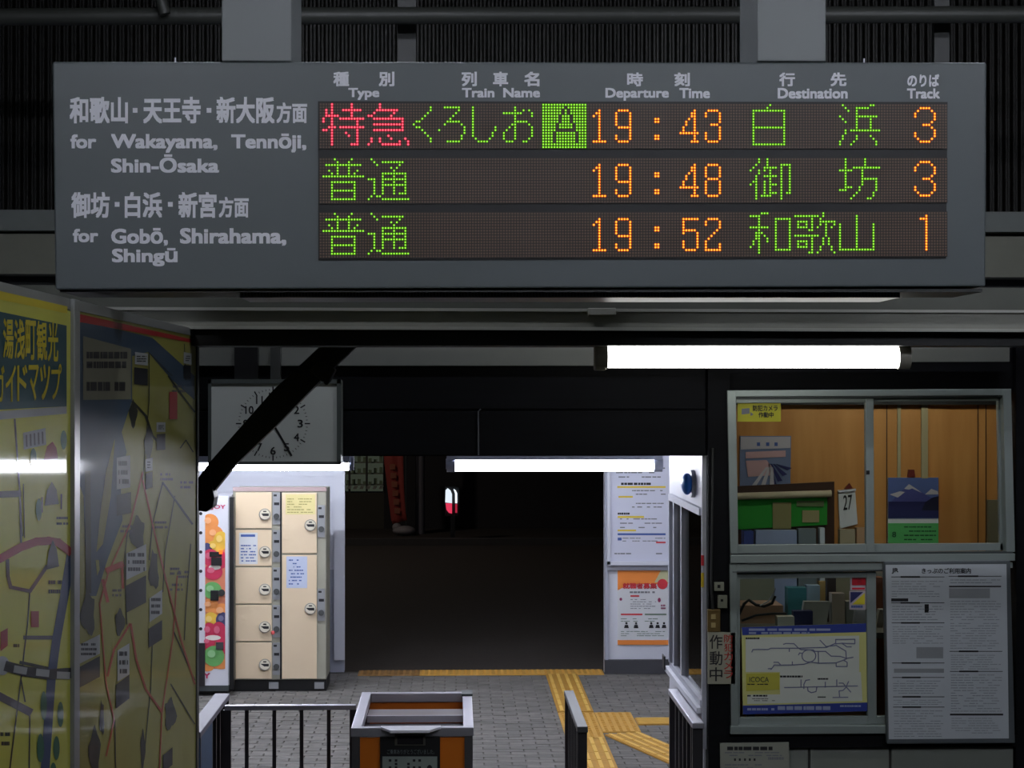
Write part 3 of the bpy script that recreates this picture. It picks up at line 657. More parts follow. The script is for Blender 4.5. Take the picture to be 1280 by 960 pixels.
def lkd(x0, y0, x1, y1, hx, hy, sx):
    dr = FQ(DLK - 0.02, x0, y0, x1, y1, 0.02).build('door', lkdoor, lk, bevel=0.003)
    MB().tube([U(hx, hy, DLK - 0.032), U(hx, hy, DLK - 0.02)], 0.052, 18).build('knob_ring', mat('knob_ring_grey', (150, 146, 136), 0.4), dr)
    MB().tube([U(hx, hy, DLK - 0.045), U(hx, hy, DLK - 0.032)], 0.044, 18).build('number_knob', mat('knob_cream', (214, 206, 186), 0.4), dr)
    P(lambda b: (SLk2.rect(b, hx - 5, hy - 1.2, hx + 5, hy + 2, 1), SLk2.rect(b, hx - 2, hy - 4.5, hx + 2, hy - 3, 1)), INK, 'knob_print', dr)
    stx = FQ(DLK - 0.012, sx, y0 if x0 < 340 else hy - 25, sx + 9, y0 + 40 if x0 < 340 else hy + 15, 0.012).build('lock_plate', lkmet, lk)
    ty = y0 if x0 < 340 else hy - 25
    P(lambda b: (SLk3.rect(b, sx + 1.5, ty + 12.5, sx + 8, ty + 16, 1), SLk3.rect(b, sx + 1, ty + 2.5, sx + 5, ty + 5, 1)), INK, 'coin_slot', stx)
    MB().tube([U(sx + 4.5, ty + 30, DLK - 0.035), U(sx + 4.5, ty + 30, DLK - 0.012)], 0.026, 12).build('key_lock', mat('dark_lock', (72, 74, 74), 0.4, 0.5), stx)
    return dr
SLk2 = Surf((0, DLK - 0.046, 0), (0, -1, 0), 0.0015); SLk3 = Surf((0, DLK - 0.0125, 0), (0, -1, 0), 0.0015)
rows_ = [(615.5, 660.5), (662.5, 707.5), (709.5, 754.5), (756.5, 801.5), (803.5, 848.5)]
doors = [lkd(294.5, a, 339.5, b, 331, a + 27.5, 341) for a, b in rows_]
dA = lkd(352.5, 616, 396, 691.5, 388, 656.5, 397); dB = lkd(352.5, 694, 396, 848.5, 388, 761, 397)
P(lambda b: SLk.rect(b, 299, 666, 322, 705, 1), PAPER, 'notice', doors[1]); P(lambda b: (SLk.dashes(b, 301, 680, 320, 703, 6, 2, .7, .4), SLk.rect(b, 301, 668, 319, 671, 2)), BLUEINK, 'notice_print', doors[1])
P(lambda b: SLk.rect(b, 357, 618, 394, 643, 1), mat('yellow_paper', (226, 212, 150), 0.6), 'notice', dA); P(lambda b: SLk.dashes(b, 359, 622, 391, 642, 6, 2, .8, .35), mat('olive_ink', (165, 155, 90)), 'notice_print', dA)
P(lambda b: SLk.rect(b, 358, 695.5, 384, 735, 1), mat('pale_blue_paper', (196, 204, 226), 0.6), 'notice', dB); P(lambda b: SLk.dashes(b, 361, 698, 381, 732, 8, 2, .7, .35), BLUEINK, 'notice_print', dB)
MB().ball(U(341, 791, DLK - 0.04), 0.018, 0.01, 0.018, 8, 6).build('red_tag', mat('pink_tag', (220, 90, 90)), lk)

# ================================================================== JUICE MACHINE
DV = 16.8
vm = thing('juice_vending_machine', 'white juice vending machine front printed with fruit, left of the coin lockers', 'vending machine', UZ(240, 868))
vx0 = U(60, 700, DV).x; vx1 = U(287, 700, DV).x; vz1 = U(260, 620, DV).z
box(vx0, vx1, DV, DV + 0.6, 0.08, vz1).build('cabinet', mat('machine_side', (190, 190, 198), 0.5), vm, bevel=0.01)
box(vx0 + .02, vx1 - .02, DV + .03, DV + 0.6, 0.0, 0.08).build('plinth', BLK, vm)
FQ(DV - 0.02, 60, 623, 285, 857, 0.02).build('front_panel', mat('machine_white', (222, 222, 230), 0.45, var=0.03), vm)
FQ(DV - 0.03, 60, 857, 286, 864, 0.04).build('kick_rail', ALUD, vm)
FQ(DV - 0.01, 287, 622, 292, 862, 0.1).build('edge', BLK, vm)
SV = Surf((0, DV - 0.021, 0), (0, -1, 0), 0.001)
SV.rect(MB(), 256.5, 700, 281.5, 836, 1).build('printed_ground', mat('print_ground', (216, 130, 96), .5), vm)
SV.quad(MB(), [(256.5, 700), (281.5, 700), (281.5, 676), (268, 655), (256.5, 650)], 1).build('printed_ground', MATS['print_ground'], vm)
fr = [('orange_slices', (246, 150, 80), [(262, 653, 10, 10), (268, 668, 10, 10), (258, 672, 7, 9), (277, 765, 11, 10), (262, 757, 10, 8), (276, 830, 10, 6), (258, 835, 8, 4)]),
      ('lemons', (240, 190, 70), [(276, 676, 9, 11), (268, 684, 9, 8), (263, 776, 9, 10)]),
      ('plums', (70, 68, 110), [(258, 686, 6, 7), (278, 775, 8, 9)]),
      ('red_apples', (205, 52, 86), [(263, 697, 10, 10), (276, 700, 9, 10), (266, 715, 11, 9), (261, 789, 9, 10), (273, 790, 9, 12), (280, 800, 6, 16), (260, 803, 8, 7)]),
      ('green_apples', (110, 178, 100), [(265, 738, 11, 10), (267, 820, 12, 12)]),
      ('apple_flesh', (236, 226, 214), [(268, 709, 7, 3), (266, 797, 9, 3)])]
for k, (nmf, c, el) in enumerate(fr):
    for q_, (x, y, rx, ry) in enumerate(el):
        pts = [(min(281.5, max(256.5, x + 0.5 + rx * 1.08 * math.cos(2 * math.pi * i / 22))), y - ry * 1.08 * math.sin(2 * math.pi * i / 22)) for i in range(22)]
        SV.quad(MB(), pts, 2 + k * 1.2 + q_ * 0.15).build(nmf, mat('print_' + nmf, c, 0.5, var=0.25, scale=9), vm)
        if rx > 7 and ry > 6: SV.ell(MB(), x - rx * .2, y - ry * .25, rx * .42, ry * .4, 9.5 + q_ * .1 + k).build('print_highlight', mat('highlight_' + nmf, tuple(min(255, int(v * .75 + 68)) for v in c), .5), vm)
FQ(DV - 0.045, 262, 690, 277, 696, 0.02).build('display', BLK, vm)
FQ(DV - 0.05, 274, 688, 278, 692.5, 0.01).build('indicator', emis('indicator_red', (1, 0.12, 0.02), 2.5), vm)
FQ(DV - 0.045, 264, 697, 277, 707, 0.02).build('coin_panel', BLK, vm); P(lambda b: SVc.line(b, [(268, 699), (270.5, 702), (273, 699)], 1, 1), WHITE, 'coin_mark', vm) if False else None
FQ(DV - 0.05, 263, 738, 273, 751, 0.03).build('coin_lever', BLK, vm, bevel=0.004)
MB().tube([U(277, 741, DV - 0.045), U(277, 741, DV - 0.02)], 0.03, 12).build('coin_return', BLK, vm)
FQ(DV - 0.045, 270, 803, 279, 812, 0.02).build('bill_slot', mat('dark_grey_plastic', (60, 60, 64)), vm)
FQ(DV - 0.04, 246, 804, 256, 858, 0.03).build('delivery_flap', mat('flap_dark', (40, 38, 40), 0.4), vm)
SV.text('JOYJOY', 247, 631, 282, 637.5, mat('magenta_print', (190, 40, 90)), vm, 0.02, 8, 'brand_lettering')
SV.text('JOY', 240, 841, 263, 850, MATS['magenta_print'], vm, 0.03, 8, 'brand_lettering')
for i in range(8): P(lambda b: SV.ell(b, 251, 642 + i * 24, 2.1, 2.1, 2, 10), INK, 'button', vm)

# ================================================================== POSTER WALL
DP = 17.93; SP = Surf((0, DP, 0), (0, -1, 0), 0.0015)
nbd = thing('notice_board', 'tall white framed notice board with blue and yellow ruled text on the right concourse wall', 'notice board', U(800, 706, 18.0))
FQ(DP, 762, 560, 850, 703, 0.07).build('panel', mat('notice_panel', (208, 210, 226), 0.5, var=0.03), nbd)
for a in ((759, 556, 763, 706), (759, 702, 850, 706.5)): FQ(DP - 0.03, *a, 0.1).build('frame', WHITE, nbd)
FQ(DP + 0.03, 759, 706.5, 850, 713, 0.04).build('lower_ledge', WHITE2, nbd)  # greyer strip below the board frame
P(lambda b: (SP.dashes(b, 770, 577, 832, 599, 4, 1, .8, .28), SP.dashes(b, 790, 611, 832, 620, 2, 1, .7, .3), SP.dashes(b, 790, 627, 832, 636, 2, 1, .7, .3), SP.dashes(b, 775, 646, 832, 662, 3, 1, .7, .25), SP.dashes(b, 778, 671, 832, 678, 2, 1, .7, .3), SP.dashes(b, 768, 688, 832, 696, 1, 1, .5, .2)), GREYINK, 'body_print', nbd)
P(lambda b: [SP.rect(b, *r, 2) for r in ((771.5, 607.6, 832, 609.8), (773, 620, 791, 622), (772, 645, 805, 647.3), (772, 662, 795, 664))], YELINK, 'yellow_rules', nbd)
P(lambda b: (SP.rect(b, 772, 666.5, 832, 669, 2), SP.rect(b, 772, 672, 777, 675.5, 2)), BLUEINK, 'blue_rule', nbd)
P(lambda b: (SP.dashes(b, 772, 603, 815, 606.5, 1, 2, .95, .8), SP.dashes(b, 772, 640, 790, 644, 1, 2, .95, .6)), INK, 'headings', nbd)
P(lambda b: SP.rect(b, 820, 677, 832, 679, 2), REDINK, 'red_line', nbd)
DP2 = 17.985; SP2 = Surf((0, DP2, 0), (0, -1, 0), 0.002)
po = thing('poster', 'recruitment poster with orange head and foot bands below the notice board', 'poster', U(805, 806, 18.0))
FQ(DP2, 772, 713, 845, 806, 0.015).build('sheet', PAPER, po)
P(lambda b: (SP2.quad(b, [(772, 738), (785, 731), (845, 729), (845, 713), (772, 713)], 1), SP2.rect(b, 772, 800, 845, 806, 1)), ORAINK, 'orange_bands', po)
P(lambda b: SP2.quad(b, [(818, 728), (845, 728), (845, 713), (826, 713)], 2), mat('pale_sage_print', (190, 190, 150)), 'corner_tint', po)
SP2.text('就職者募集', 778.5, 728.5, 821, 736, REDINK, po, 0.03, 3)
P(lambda b: SP2.ell(b, 828, 730, 6.5, 6.5, 3), REDINK, 'red_disc', po)
P(lambda b: (SP2.rect(b, 788, 744, 799, 746, 1), SP2.rect(b, 776, 767, 803, 769, 1)), REDINK, 'red_bars', po)
P(lambda b: (SP2.dashes(b, 787, 739, 822, 741.5, 1, 2, .9, .9), SP2.dashes(b, 788, 748, 820, 762, 5, 1, .7, .3)), GREYINK, 'body_print', po)
P(lambda b: (SP2.rect(b, 806, 767, 833, 769, 1), SP2.dashes(b, 776, 772, 832, 778, 2, 1, .6, .3), SP2.dashes(b, 776, 788, 832, 796, 3, 1, .6, .3)), mat('sage_ink', (110, 130, 115)), 'sage_print', po)
P(lambda b: [(SP2.ell(b, x, 779, 1.5, 1.5, 2, 8), SP2.quad(b, [(x - 3, 785), (x + 3, 785), (x + 2, 781), (x - 2, 781)], 2)) for x in (783, 795, 814, 822, 830)], INK, 'figures_print', po)
P(lambda b: (SP2.ell(b, 776, 749, 1.8, 2, 2, 8), SP2.ell(b, 824, 750, 2, 3, 2, 8), SP2.dashes(b, 826, 755, 833, 762, 2, 2, .9, .6)), mat('plum_ink', (140, 50, 90)), 'drawings', po)

# ================================================================== GATE LINE
DG0, DG1 = 9.4, 10.52; GZ = 1.0
gx0 = U(438.5, 909, DG0).x; gx1 = U(592, 909, DG0).x
gt = thing('ticket_gate_box', 'steel framed ticket collection box with orange panels and open top tray', 'ticket gate', ((gx0 + gx1) / 2, DG0 + .5, 0))
orange = mat('orange_panel', (214, 116, 30), 0.35, var=0.05); darkpost = mat('gate_post_dark', (84, 82, 84), 0.4, 0.3)
w_ = 0.05
rim = MB()
rim.box(gx0, gx0 + w_, DG0 + .045, DG1, GZ - .05, GZ); rim.box(gx1 - w_, gx1, DG0 + .045, DG1, GZ - .05, GZ)
rim.box(gx0, gx1, DG0, DG0 + .045, GZ - .045, GZ); rim.box(gx0 + w_, gx1 - w_, DG1 - .05, DG1, GZ - .05, GZ)
rim.build('top_rim', STEEL, gt, bevel=0.004)
box(gx1 - 0.055, gx1 + 0.003, DG1 - 0.16, DG1 - .02, GZ, GZ + 0.012).build('corner_plate', ALUD, gt)
for x in (gx0 + .004, gx1 - .044):
    for y in (DG0 + .005, DG1 - .045): box(x, x + .04, y, y + .04, 0, GZ - .045).build('leg', darkpost, gt)
cx0, cx1 = U(475, 930, DG0).x, U(550, 930, DG0).x
box(gx0 + .044, cx0, DG0 + .02, DG0 + .03, 0.08, GZ - .05).build('front_panel', orange, gt)
box(cx1, gx1 - .044, DG0 + .02, DG0 + .03, 0.08, GZ - .05).build('front_panel', orange, gt)
box(gx0 + .01, gx0 + .018, DG0 + .05, DG1 - .05, 0.08, GZ - .05).build('side_panel', orange, gt)
box(gx1 - .018, gx1 - .01, DG0 + .05, DG1 - .05, 0.08, GZ - .05).build('side_panel', orange, gt)
box(gx0 + .044, gx1 - .044, DG1 - .03, DG1 - .02, 0.08, GZ - .05).build('back_panel', orange, gt)
box(gx0 + .05, gx1 - .05, DG0 + .66, DG0 + .88, GZ - .07, GZ - .055).build('sorting_shelf', mat('dull_steel', (150, 142, 140), 0.35, 0.7), gt)
box(gx0 + .05, gx1 - .05, DG0 + .64, DG0 + .66, GZ - .085, GZ - .05).build('shelf_lip', STEEL, gt)
box(gx0 + .02, gx1 - .02, DG0 + .05, DG0 + .64, GZ - .10, GZ - .09).build('tray_floor', mat('dark_tray_floor', (70, 66, 70), 0.5), gt)
box(cx0, cx1, DG0 + .0, DG0 + .06, 0.08, GZ - .045).build('centre_panel', BLK, gt)
FQ(DG0 - .012, 493.5, 918, 531.5, 932, 0.012).build('ticket_window_frame', mat('bronze_grey', (78, 76, 68), 0.4), gt)
FQ(DG0 - .016, 496.5, 920, 529, 930.5, 0.006).build('ticket_window', mat('window_dark', (44, 42, 44), 0.15), gt)
a, b, c, e = U(476, 907.5, DG0), U(551, 907.5, DG0), U(537, 908, DG0), U(489, 908, DG0)
mb = MB(); mb.prism([(a.x, DG0 + .03, GZ + .004), (b.x, DG0 + .03, GZ + .004), (b.x, DG0, GZ + .004), (c.x, DG0 - .10, GZ + .004), (e.x, DG0 - .10, GZ + .004), (a.x, DG0, GZ + .004)], (0, 0, -0.012))
mb.build('ticket_tray_lip', mat('bright_steel', (245, 245, 255), 0.45, 0.0, var=0.02), gt)
SG = Surf((0, DG0 - .003, 0), (0, -1, 0), 0.0012)
P(lambda b: SG.rect(b, 478, 945.5, 546.5, 985, 1), mat('pale_green_notice', (140, 150, 144)), 'notice', gt)
SG.text('ご乗車ありがとうございました。', 484, 936.5, 543, 942.5, mat('grey_print', (120, 128, 130)), gt, 0.0, 2)
for i, x in enumerate((486, 493.5, 501, 509, 516, 523)): P(lambda b: [SG.rect(b, x, 949 + k * 4.4, x + 3.2, 952 + k * 4.4, 2) for k in range(8) if random.random() < .85], INK, 'notice_print', gt)
P(lambda b: SG.ell(b, 537, 960, 3.2, 4, 2), INK, 'notice_mark', gt)

barm = mat('rail_bar_dark', (56, 54, 58), 0.4, 0.4)
def rail(label, x0, x1, y0, y1, z, nb_, cap=STEEL, axis='y', group='gate line railings', bw=0.012):
    t = thing('railing', label, 'railing', ((x0 + x1) / 2, (y0 + y1) / 2, 0), group if False else None)
    box(x0, x1, y0, y1, z - .03, z).build('top_rail', cap, t, bevel=0.004)
    if axis == 'y':
        box(x0 + .012, x1 - .012, y0 + .01, y1 - .01, 0.1, 0.13).build('bottom_rail', barm, t)
        for i in range(nb_):
            y = y0 + .03 + (y1 - y0 - .06) * i / (nb_ - 1); xm = (x0 + x1) / 2; hw = (x1 - x0) * .5 - .003 if i in (0, nb_ - 1) else bw
            box(xm - hw, xm + hw, y - .012, y + .012, 0 if i in (0, nb_ - 1) else .12, z - .03).build('post' if i in (0, nb_ - 1) else 'bar', barm, t)
    else:
        for i in range(nb_):
            x = x0 + (x1 - x0) * (i + .0) / (nb_ - 1) ; ym = (y0 + y1) / 2
            box(x - bw, x + bw, ym - .012, ym + .012, 0 if i in (0, nb_ - 1) else .12, z - .03).build('bar', barm, t)
        box(x0, x1, (y0 + y1) / 2 - .012, (y0 + y1) / 2 + .012, 0.1, 0.13).build('bottom_rail', barm, t)
    return t
a = U(721.5, 905, 9.4).x; b = U(735, 905, 9.4).x
rail('short free standing dark railing with steel cap between gate box and ticket office', a, b, 9.4, 10.55, GZ, 9, mat('dark_steel_cap', (74, 76, 80), 0.55, 0.2))
a = U(865.5, 905, 9.15).x; b = U(880, 905, 9.15).x
rail('dark barred railing with steel cap along the ticket office side wall', a, b, 9.15, 10.2, 1.06, 7, STEEL)
a = U(235, 905, 9.3).x; b = U(258, 905, 9.3).x
lr = rail('steel capped railing with blue sheet beside the guide map board', U(258, 905, 9.45).x - .09, U(256, 905, 9.45).x + .0, 9.3, 10.5, GZ, 8, mat('dull_rail_cap', (120, 117, 130), 0.6, 0.1))
xx = U(256, 905, 9.45).x - .011
box(xx, xx + .006, 9.31, 9.78, 0.2, GZ - .03).build('blue_sheet', mat('blue_sheet', (66, 96, 130), 0.6), lr)
# cross railing
YC = 10.1
t = thing('railing', 'level steel railing with thin dark bars left of the gate box', 'railing', (U(360, 900, YC).x, YC, 0))
p = U(281, 878.5, YC); q = U(445, 878.5, YC)
box(p.x, q.x, YC - .02, YC + .02, GZ - .025, GZ).build('top_rail', STEEL, t, bevel=0.003)
box(p.x, q.x, YC - .012, YC + .012, .1, .125).build('bottom_rail', barm, t)
for px_ in (308.5, 343, 377, 411): x = U(px_, 900, YC).x; box(x - .0095, x + .0095, YC - .01, YC + .01, .12, GZ - .025).build('bar', barm, t)
for px_ in (284, 442): x = U(px_, 900, YC).x; box(x - .02, x + .02, YC - .015, YC + .015, 0, GZ - .025).build('post', barm, t)

# ================================================================== TICKET OFFICE
DT = 9.3
xo = U(883, 700, DT).x
XS = 1.21
# front: black frame parts
zsill = U(1000, 919, DT).z; zled = U(1000, 933, DT).z; zhead = U(1000, 489, DT).z
struct('wall_front', box(XS, 3.6, DT + .03, DT + .12, zhead, zhead + .36), BLKWOOD, 'black boarded wall above the ticket windows', 'wall')
struct('trim_14', box(XS + .011, U(911, 700, DT).x, DT - .03, DT + .12, 0, zhead + .36), BLKWOOD, 'black timber corner post of the ticket office', 'post')
struct('trim_15', box(U(1268, 700, DT).x, 3.6, DT - .03, DT + .12, 0, zhead + .36), BLKWOOD, 'black timber at the right end of the ticket windows', 'post')
struct('trim_16', box(U(911, 700, DT).x, U(1268, 700, DT).x, DT - .035, DT + .12, zled, zsill), BLKWOOD, 'black sill board below the ticket windows', 'trim')
sg_ = mat('grey_green_panel', (128, 132, 124), 0.6, var=0.08)
lw = struct('wall_front', box(U(911, 700, DT).x, U(1268, 700, DT).x, DT + .03, DT + .12, 0, zled), concrete, 'lower wall of the ticket office below the sill', 'wall')
xs_ = [911, 1011.5, 1113, 1268]
for i in range(3): box(U(xs_[i], 940, DT).x + .006, U(xs_[i + 1], 940, DT).x - .006, DT + .0, DT + .03, 0.05, zled - .004).build('panel', sg_, lw, bevel=0.003)
# side wall towards the passage
YS0, YS1 = 9.35, 10.78
zst, zsb = 2.07, 1.10
sw = struct('wall_side', box(XS, XS + .08, 9.455, YS1, zst, 3.05), WHITE, 'white side wall of the ticket office facing the gates', 'wall')
box(XS, XS + .08, YS0, YS1, 0, zsb).build('lower_wall', WHITE, sw)
box(XS, XS + .08, YS0, 9.455, zst, zb - .003).build('upper_return', WHITE, sw)
box(XS, XS + .08, YS1 - .04, YS1, zsb, zst).build('end_pier', WHITE, sw)
box(XS, XS + .08, YS0, YS0 + .03, zsb, zst).build('near_pier', WHITE, sw)
box(XS - .012, XS + .03, YS0 - .02, YS0 + .0, 0.9, zb - .003).build('corner_guard', mat('corner_guard_white', (205, 208, 220), 0.4), sw)
struct('wall_side', box(XS, 4.2, YS1, YS1 + .08, 0, 3.05), WHITE, 'white back wall of the ticket office facing the concourse', 'wall')
w3 = thing('window_3', 'narrow sliding window in the white ticket office side wall', 'window', (XS, 10, zsb), kind='structure')
sidef = mat('side_window_aluminium', (188, 190, 202), .45, .1)
f = MB(); f.box(XS - .02, XS + .06, YS0 + .03, YS1 - .04, zst - .035, zst); f.box(XS - .015, XS + .06, YS0 + .03, YS1 - .04, zsb, zsb + .03); f.box(XS - .02, XS + .06, YS1 - .075, YS1 - .04, zsb + .03, zst - .035)
f.build('frame', sidef, w3)
box(XS - .035, XS + .02, YS0, YS1 + .02, zsb - .03, zsb - .002).build('sill', WHITE, w3)
for y, o_ in ((10.58, 0), (10.40, .02), (10.22, .0)): box(XS - .01 + o_, XS + .02 + o_, y - .022, y + .022, zsb + .03, zst - .035).build('stile', sidef, w3)
box(XS + .055, XS + .06, YS0 + .04, 10.15, zsb + .04, zst - .04).build('added_grey_panel', mat('added_grey_panel', (122, 128, 132), .7), w3)  # added panel standing in for the lit interior behind the pane
box(XS + .01, XS + .014, YS0 + .03, YS1 - .075, zsb + .03, zst - .035).build('glass_pane', GLASS, w3)
box(XS - .045, XS - .036, YS1 - .05, YS1 + .06, zsb - .02, zsb + .06).build('sill_end_block', BLK, w3, bevel=0.006)
# blue round lamp
bl = thing('wall_lamp', 'round blue fitting on a grey mount high on the white side wall', 'wall fitting', (XS, 9.95, 2.15))
yb = 9.7; zb_ = U(860, 605, yb).z
MB().tube([(XS, yb + .03, zb_), (XS - .018, yb + .03, zb_)], 0.07, 20).build('mount', WHITE2, bl)
MB().ball((XS - .04, yb, zb_), 0.03, 0.055, 0.055, 18, 12).build('blue_lens', mat('blue_lens', (30, 110, 200), 0.3), bl)
# office interior
DBK = 11.0 - .3
woodm = wood('orange_wood_wall', (206, 148, 82), (184, 124, 62), (8, 8, 0.8), 0.5)
bw_ = struct('wall_office', box(XS + .08, 3.6, DBK, DBK + .06, 0, 3.05), woodm, 'orange wood panelled back wall inside the ticket office', 'wall')
struct('wall_office', box(3.6, 3.66, DT, DBK, 0, 3.05), woodm, 'wood end wall inside the ticket office', 'wall')
struct('ceiling', box(XS + .08, 3.6, DT + .12, DBK, 3.0, 3.05), mat('office_ceiling', (96, 90, 80), 0.8), 'low dark ceiling inside the ticket office', 'ceiling')
struct('floor', box(XS + .08, 3.6, DT + .12, DBK, 0.0, 0.05), concrete, 'floor of the ticket office', 'floor')
def bk(x0, y0, x1, y1, m, name, dep=.02): return FQ(DBK - dep, x0, y0, x1, y1, dep).build(name, m, bw_)
bk(900, 470, 1300, 506, BLK, 'dark_header', .05)
bk(1122, 500, 1126, 598, mat('cream_strip', (170, 160, 125)), 'cover_strip', .012); bk(1152, 500, 1160, 598, MATS['cream_strip'], 'cover_strip', .016)
for x in (1108, 1222, 1232): bk(x, 500, x + 1.2, 690, mat('wood_joint', (80, 48, 24)), 'panel_joint', .003)
bk(1235, 625, 1250, 690, mat('pale_box', (120, 116, 96)), 'switch_box', .03)
p = Vector((1.9, 9.9, 2.95)); t = lamp('office_tube_lamp', 'fluorescent tube lamp on the ticket office ceiling', p, p + Vector((1.0, 0, 0)), 0.018, EM_BOOTH, color=(1, .95, .85))
def item(name, label, cat, D, rects, group=None):
    """small upright thing: list of (pixel polygon or rect, depth, material, part name)"""
    r0 = rects[0][0]; xs = [q[0] for q in r0] if isinstance(r0, list) else [r0[0], r0[2]]; ys = [q[1] for q in r0] if isinstance(r0, list) else [r0[1], r0[3]]
    t = thing(name, label, cat, U(sum(xs) / len(xs), max(ys), D), group)
    for r_, dep, m_, nm_ in rects:
        if isinstance(r_, list): fp(MB(), D - dep, r_, dep).build(nm_, m_, t)
        else: FQ(D - dep, *r_, dep).build(nm_, m_, t)
    return t
cal_blue = mat('calendar_photo_blue', (86, 104, 160)); cal_navy = mat('calendar_sea_navy', (38, 40, 92)); cal_wh = mat('calendar_white', (186, 182, 190)); cal_gr = mat('calendar_green', (92, 184, 104))
SI = Surf((0, DBK - .014, 0), (0, -1, 0), 0.0012)
c1 = item('wall_calendar', 'mountain lake calendar with green August page on the wood wall', 'calendar', DBK, [((1110, 597, 1173, 678), .012, PAPER, 'sheet')])
P(lambda b: SI.rect(b, 1110, 597, 1173, 648, 1), cal_blue, 'photo_sky', c1)
P(lambda b: SI.quad(b, [(1110, 632), (1122, 618), (1136, 606), (1142, 609), (1158, 619), (1173, 627), (1173, 632)], 2), mat('calendar_mountain', (74, 78, 142)), 'photo_mountain', c1)
P(lambda b: (SI.quad(b, [(1130, 611), (1136, 605), (1144, 610), (1152, 616), (1140, 610.5), (1136, 612)], 3), SI.quad(b, [(1112, 618), (1125, 614), (1131, 615), (1122, 622)], 3), SI.quad(b, [(1156, 618), (1164, 611), (1172, 614), (1173, 618)], 3)), cal_wh, 'photo_snow', c1)
P(lambda b: SI.rect(b, 1110, 627, 1173, 647, 3), cal_navy, 'photo_lake', c1)
P(lambda b: SI.quad(b, [(1152, 638), (1173, 638), (1173, 620), (1165, 622), (1156, 628)], 4), mat('calendar_dark', (26, 26, 54)), 'photo_headland', c1)
P(lambda b: SI.rect(b, 1110, 654, 1173, 679, 1), cal_gr, 'date_page', c1)
P(lambda b: SI.dashes(b, 1130, 656, 1170, 677, 4, 2, .6, .3), mat('dark_green_ink', (40, 96, 56)), 'dates', c1); SI.text('8', 1115, 664.5, 1120, 671.5, mat('dark_green_ink', (40, 96, 56)), c1, 0.02, 2, 'month')
c2 = item('wall_calendar', 'railway photo calendar with pink note patches high on the wood wall', 'calendar', DBK, [([(925, 610), (988, 607), (989, 545), (925, 545)], .012, mat('poster_slate', (112, 124, 156)), 'sheet')])
P(lambda b: SI.quad(b, [(926, 562), (988, 560), (988, 546), (926, 546)], 1), cal_wh, 'heading_band', c2)
P(lambda b: [SI.rect(b, x, 553, x + 4, 557.5, 2) for x in (946, 957.5, 968)], BLUEINK, 'heading', c2)
P(lambda b: (SI.quad(b, [(932, 573), (982, 571), (982, 563), (932, 565)], 2), SI.quad(b, [(935, 596), (967, 594), (967, 586), (958, 575), (932, 576)], 2)), mat('pink_patch', (196, 158, 160)), 'pink_notes', c2)
P(lambda b: [SI.quad(b, [(966 + i * 6, 609 - i * 7), (972 + i * 6, 609 - i * 8), (962 + i * 3, 580), (960 + i * 3, 580)], 2) for i in range(4)], cal_navy, 'photo_tracks', c2)
P(lambda b: [SI.quad(b, [(938 + i * 12, 609), (944 + i * 12, 609), (960 + i * 3, 584), (957 + i * 3, 584)], 3) for i in range(3)], cal_wh, 'photo_rails', c2)
# green notice board with rolled blind
nb2 = item('office_notice_board', 'dark framed green notice board with a rolled cream blind along its top', 'notice board', DBK - .02, [([(918, 690), (1043, 690), (1043, 602), (918, 608)], .02, mat('dark_brown_frame', (62, 38, 26)), 'frame'), ([(918, 662), (1034, 656), (1034, 614), (918, 620)], .03, mat('green_felt', (44, 150, 50), 0.8), 'felt')])
MB().tube([U(918, 620.5, DBK - .07), U(1039, 617, DBK - .07)], 0.02, 10).build('blind_roll', mat('blind_cream', (190, 178, 150)), nb2)
FQ(DBK - .056, 966, 628, 989, 661, .004).build('note', mat('olive_card', (150, 142, 96)), nb2); FQ(DBK - .056, 1003, 638, 1024, 653, .004).build('note', mat('olive_card2', (164, 156, 112)), nb2); FQ(DBK - .056, 996, 626, 1030, 633, .004).build('note', mat('dark_olive_card', (104, 122, 80)), nb2)
c3 = item('tear_off_calendar', 'white tear-off calendar showing 27 hanging beside the green board', 'calendar', DBK, [([(1050, 661), (1072, 655), (1069, 613), (1048, 615)], .02, PAPER, 'pad'), ([(1048, 615.5), (1070, 613.5), (1070, 611), (1048, 613)], .03, WHITE, 'binding')])
SI2 = Surf((0, DBK - .021, 0), (0, -1, 0), 0.0012)
SI2.text('27', 1054, 619, 1065, 638, INK, c3, 0.01, 1, 'date', -1)
item('wall_hook', 'small dark red magnet above the tear-off calendar', 'magnet', DBK, [([(1056, 611), (1066, 610), (1062, 604)], .02, mat('dark_red', (110, 40, 34)), 'magnet_body')])
item('wall_hook', 'dark red round magnet above the mountain calendar', 'magnet', DBK, [([(1135, 596.5), (1144, 596.5), (1143, 587), (1136, 587)], .02, mat('dark_red', (110, 40, 34)), 'magnet_body')])
# desk and the clutter seen low in the windows
zd = U(1000, 785, 9.75).z
desk = thing('office_desk', 'office desk inside behind the lower ticket window', 'desk', (2.0, 10.0, 0.05))
box(XS + .2, 3.0, 9.55, 10.42, zd - .03, zd).build('desktop', mat('desk_grey', (110, 108, 100)), desk)
for x in (XS + .25, 2.9):
    for y in (9.6, 10.36): box(x, x + .04, y, y + .04, .05, zd - .03).build('leg', ALUD, desk)
shz = U(1000, 690, 10.45).z
shelf = thing('office_shelf', 'low shelf unit against the wood wall below the calendars', 'shelf', (2.1, 10.5, 0.05))
box(XS + .12, 2.95, 10.45, 10.66, zd - .022, zd - .002).build('board', mat('shelf_brown', (84, 60, 44)), shelf); box(XS + .12, 2.95, 10.68, 10.7, zd, shz - .08).build('lower_lining', mat('shelf_back', (128, 124, 112)), bw_)
for x in (XS + .12, 2.93): box(x, x + .02, 10.45, 10.66, .05, zd - .02).build('side', MATS['shelf_brown'], shelf)
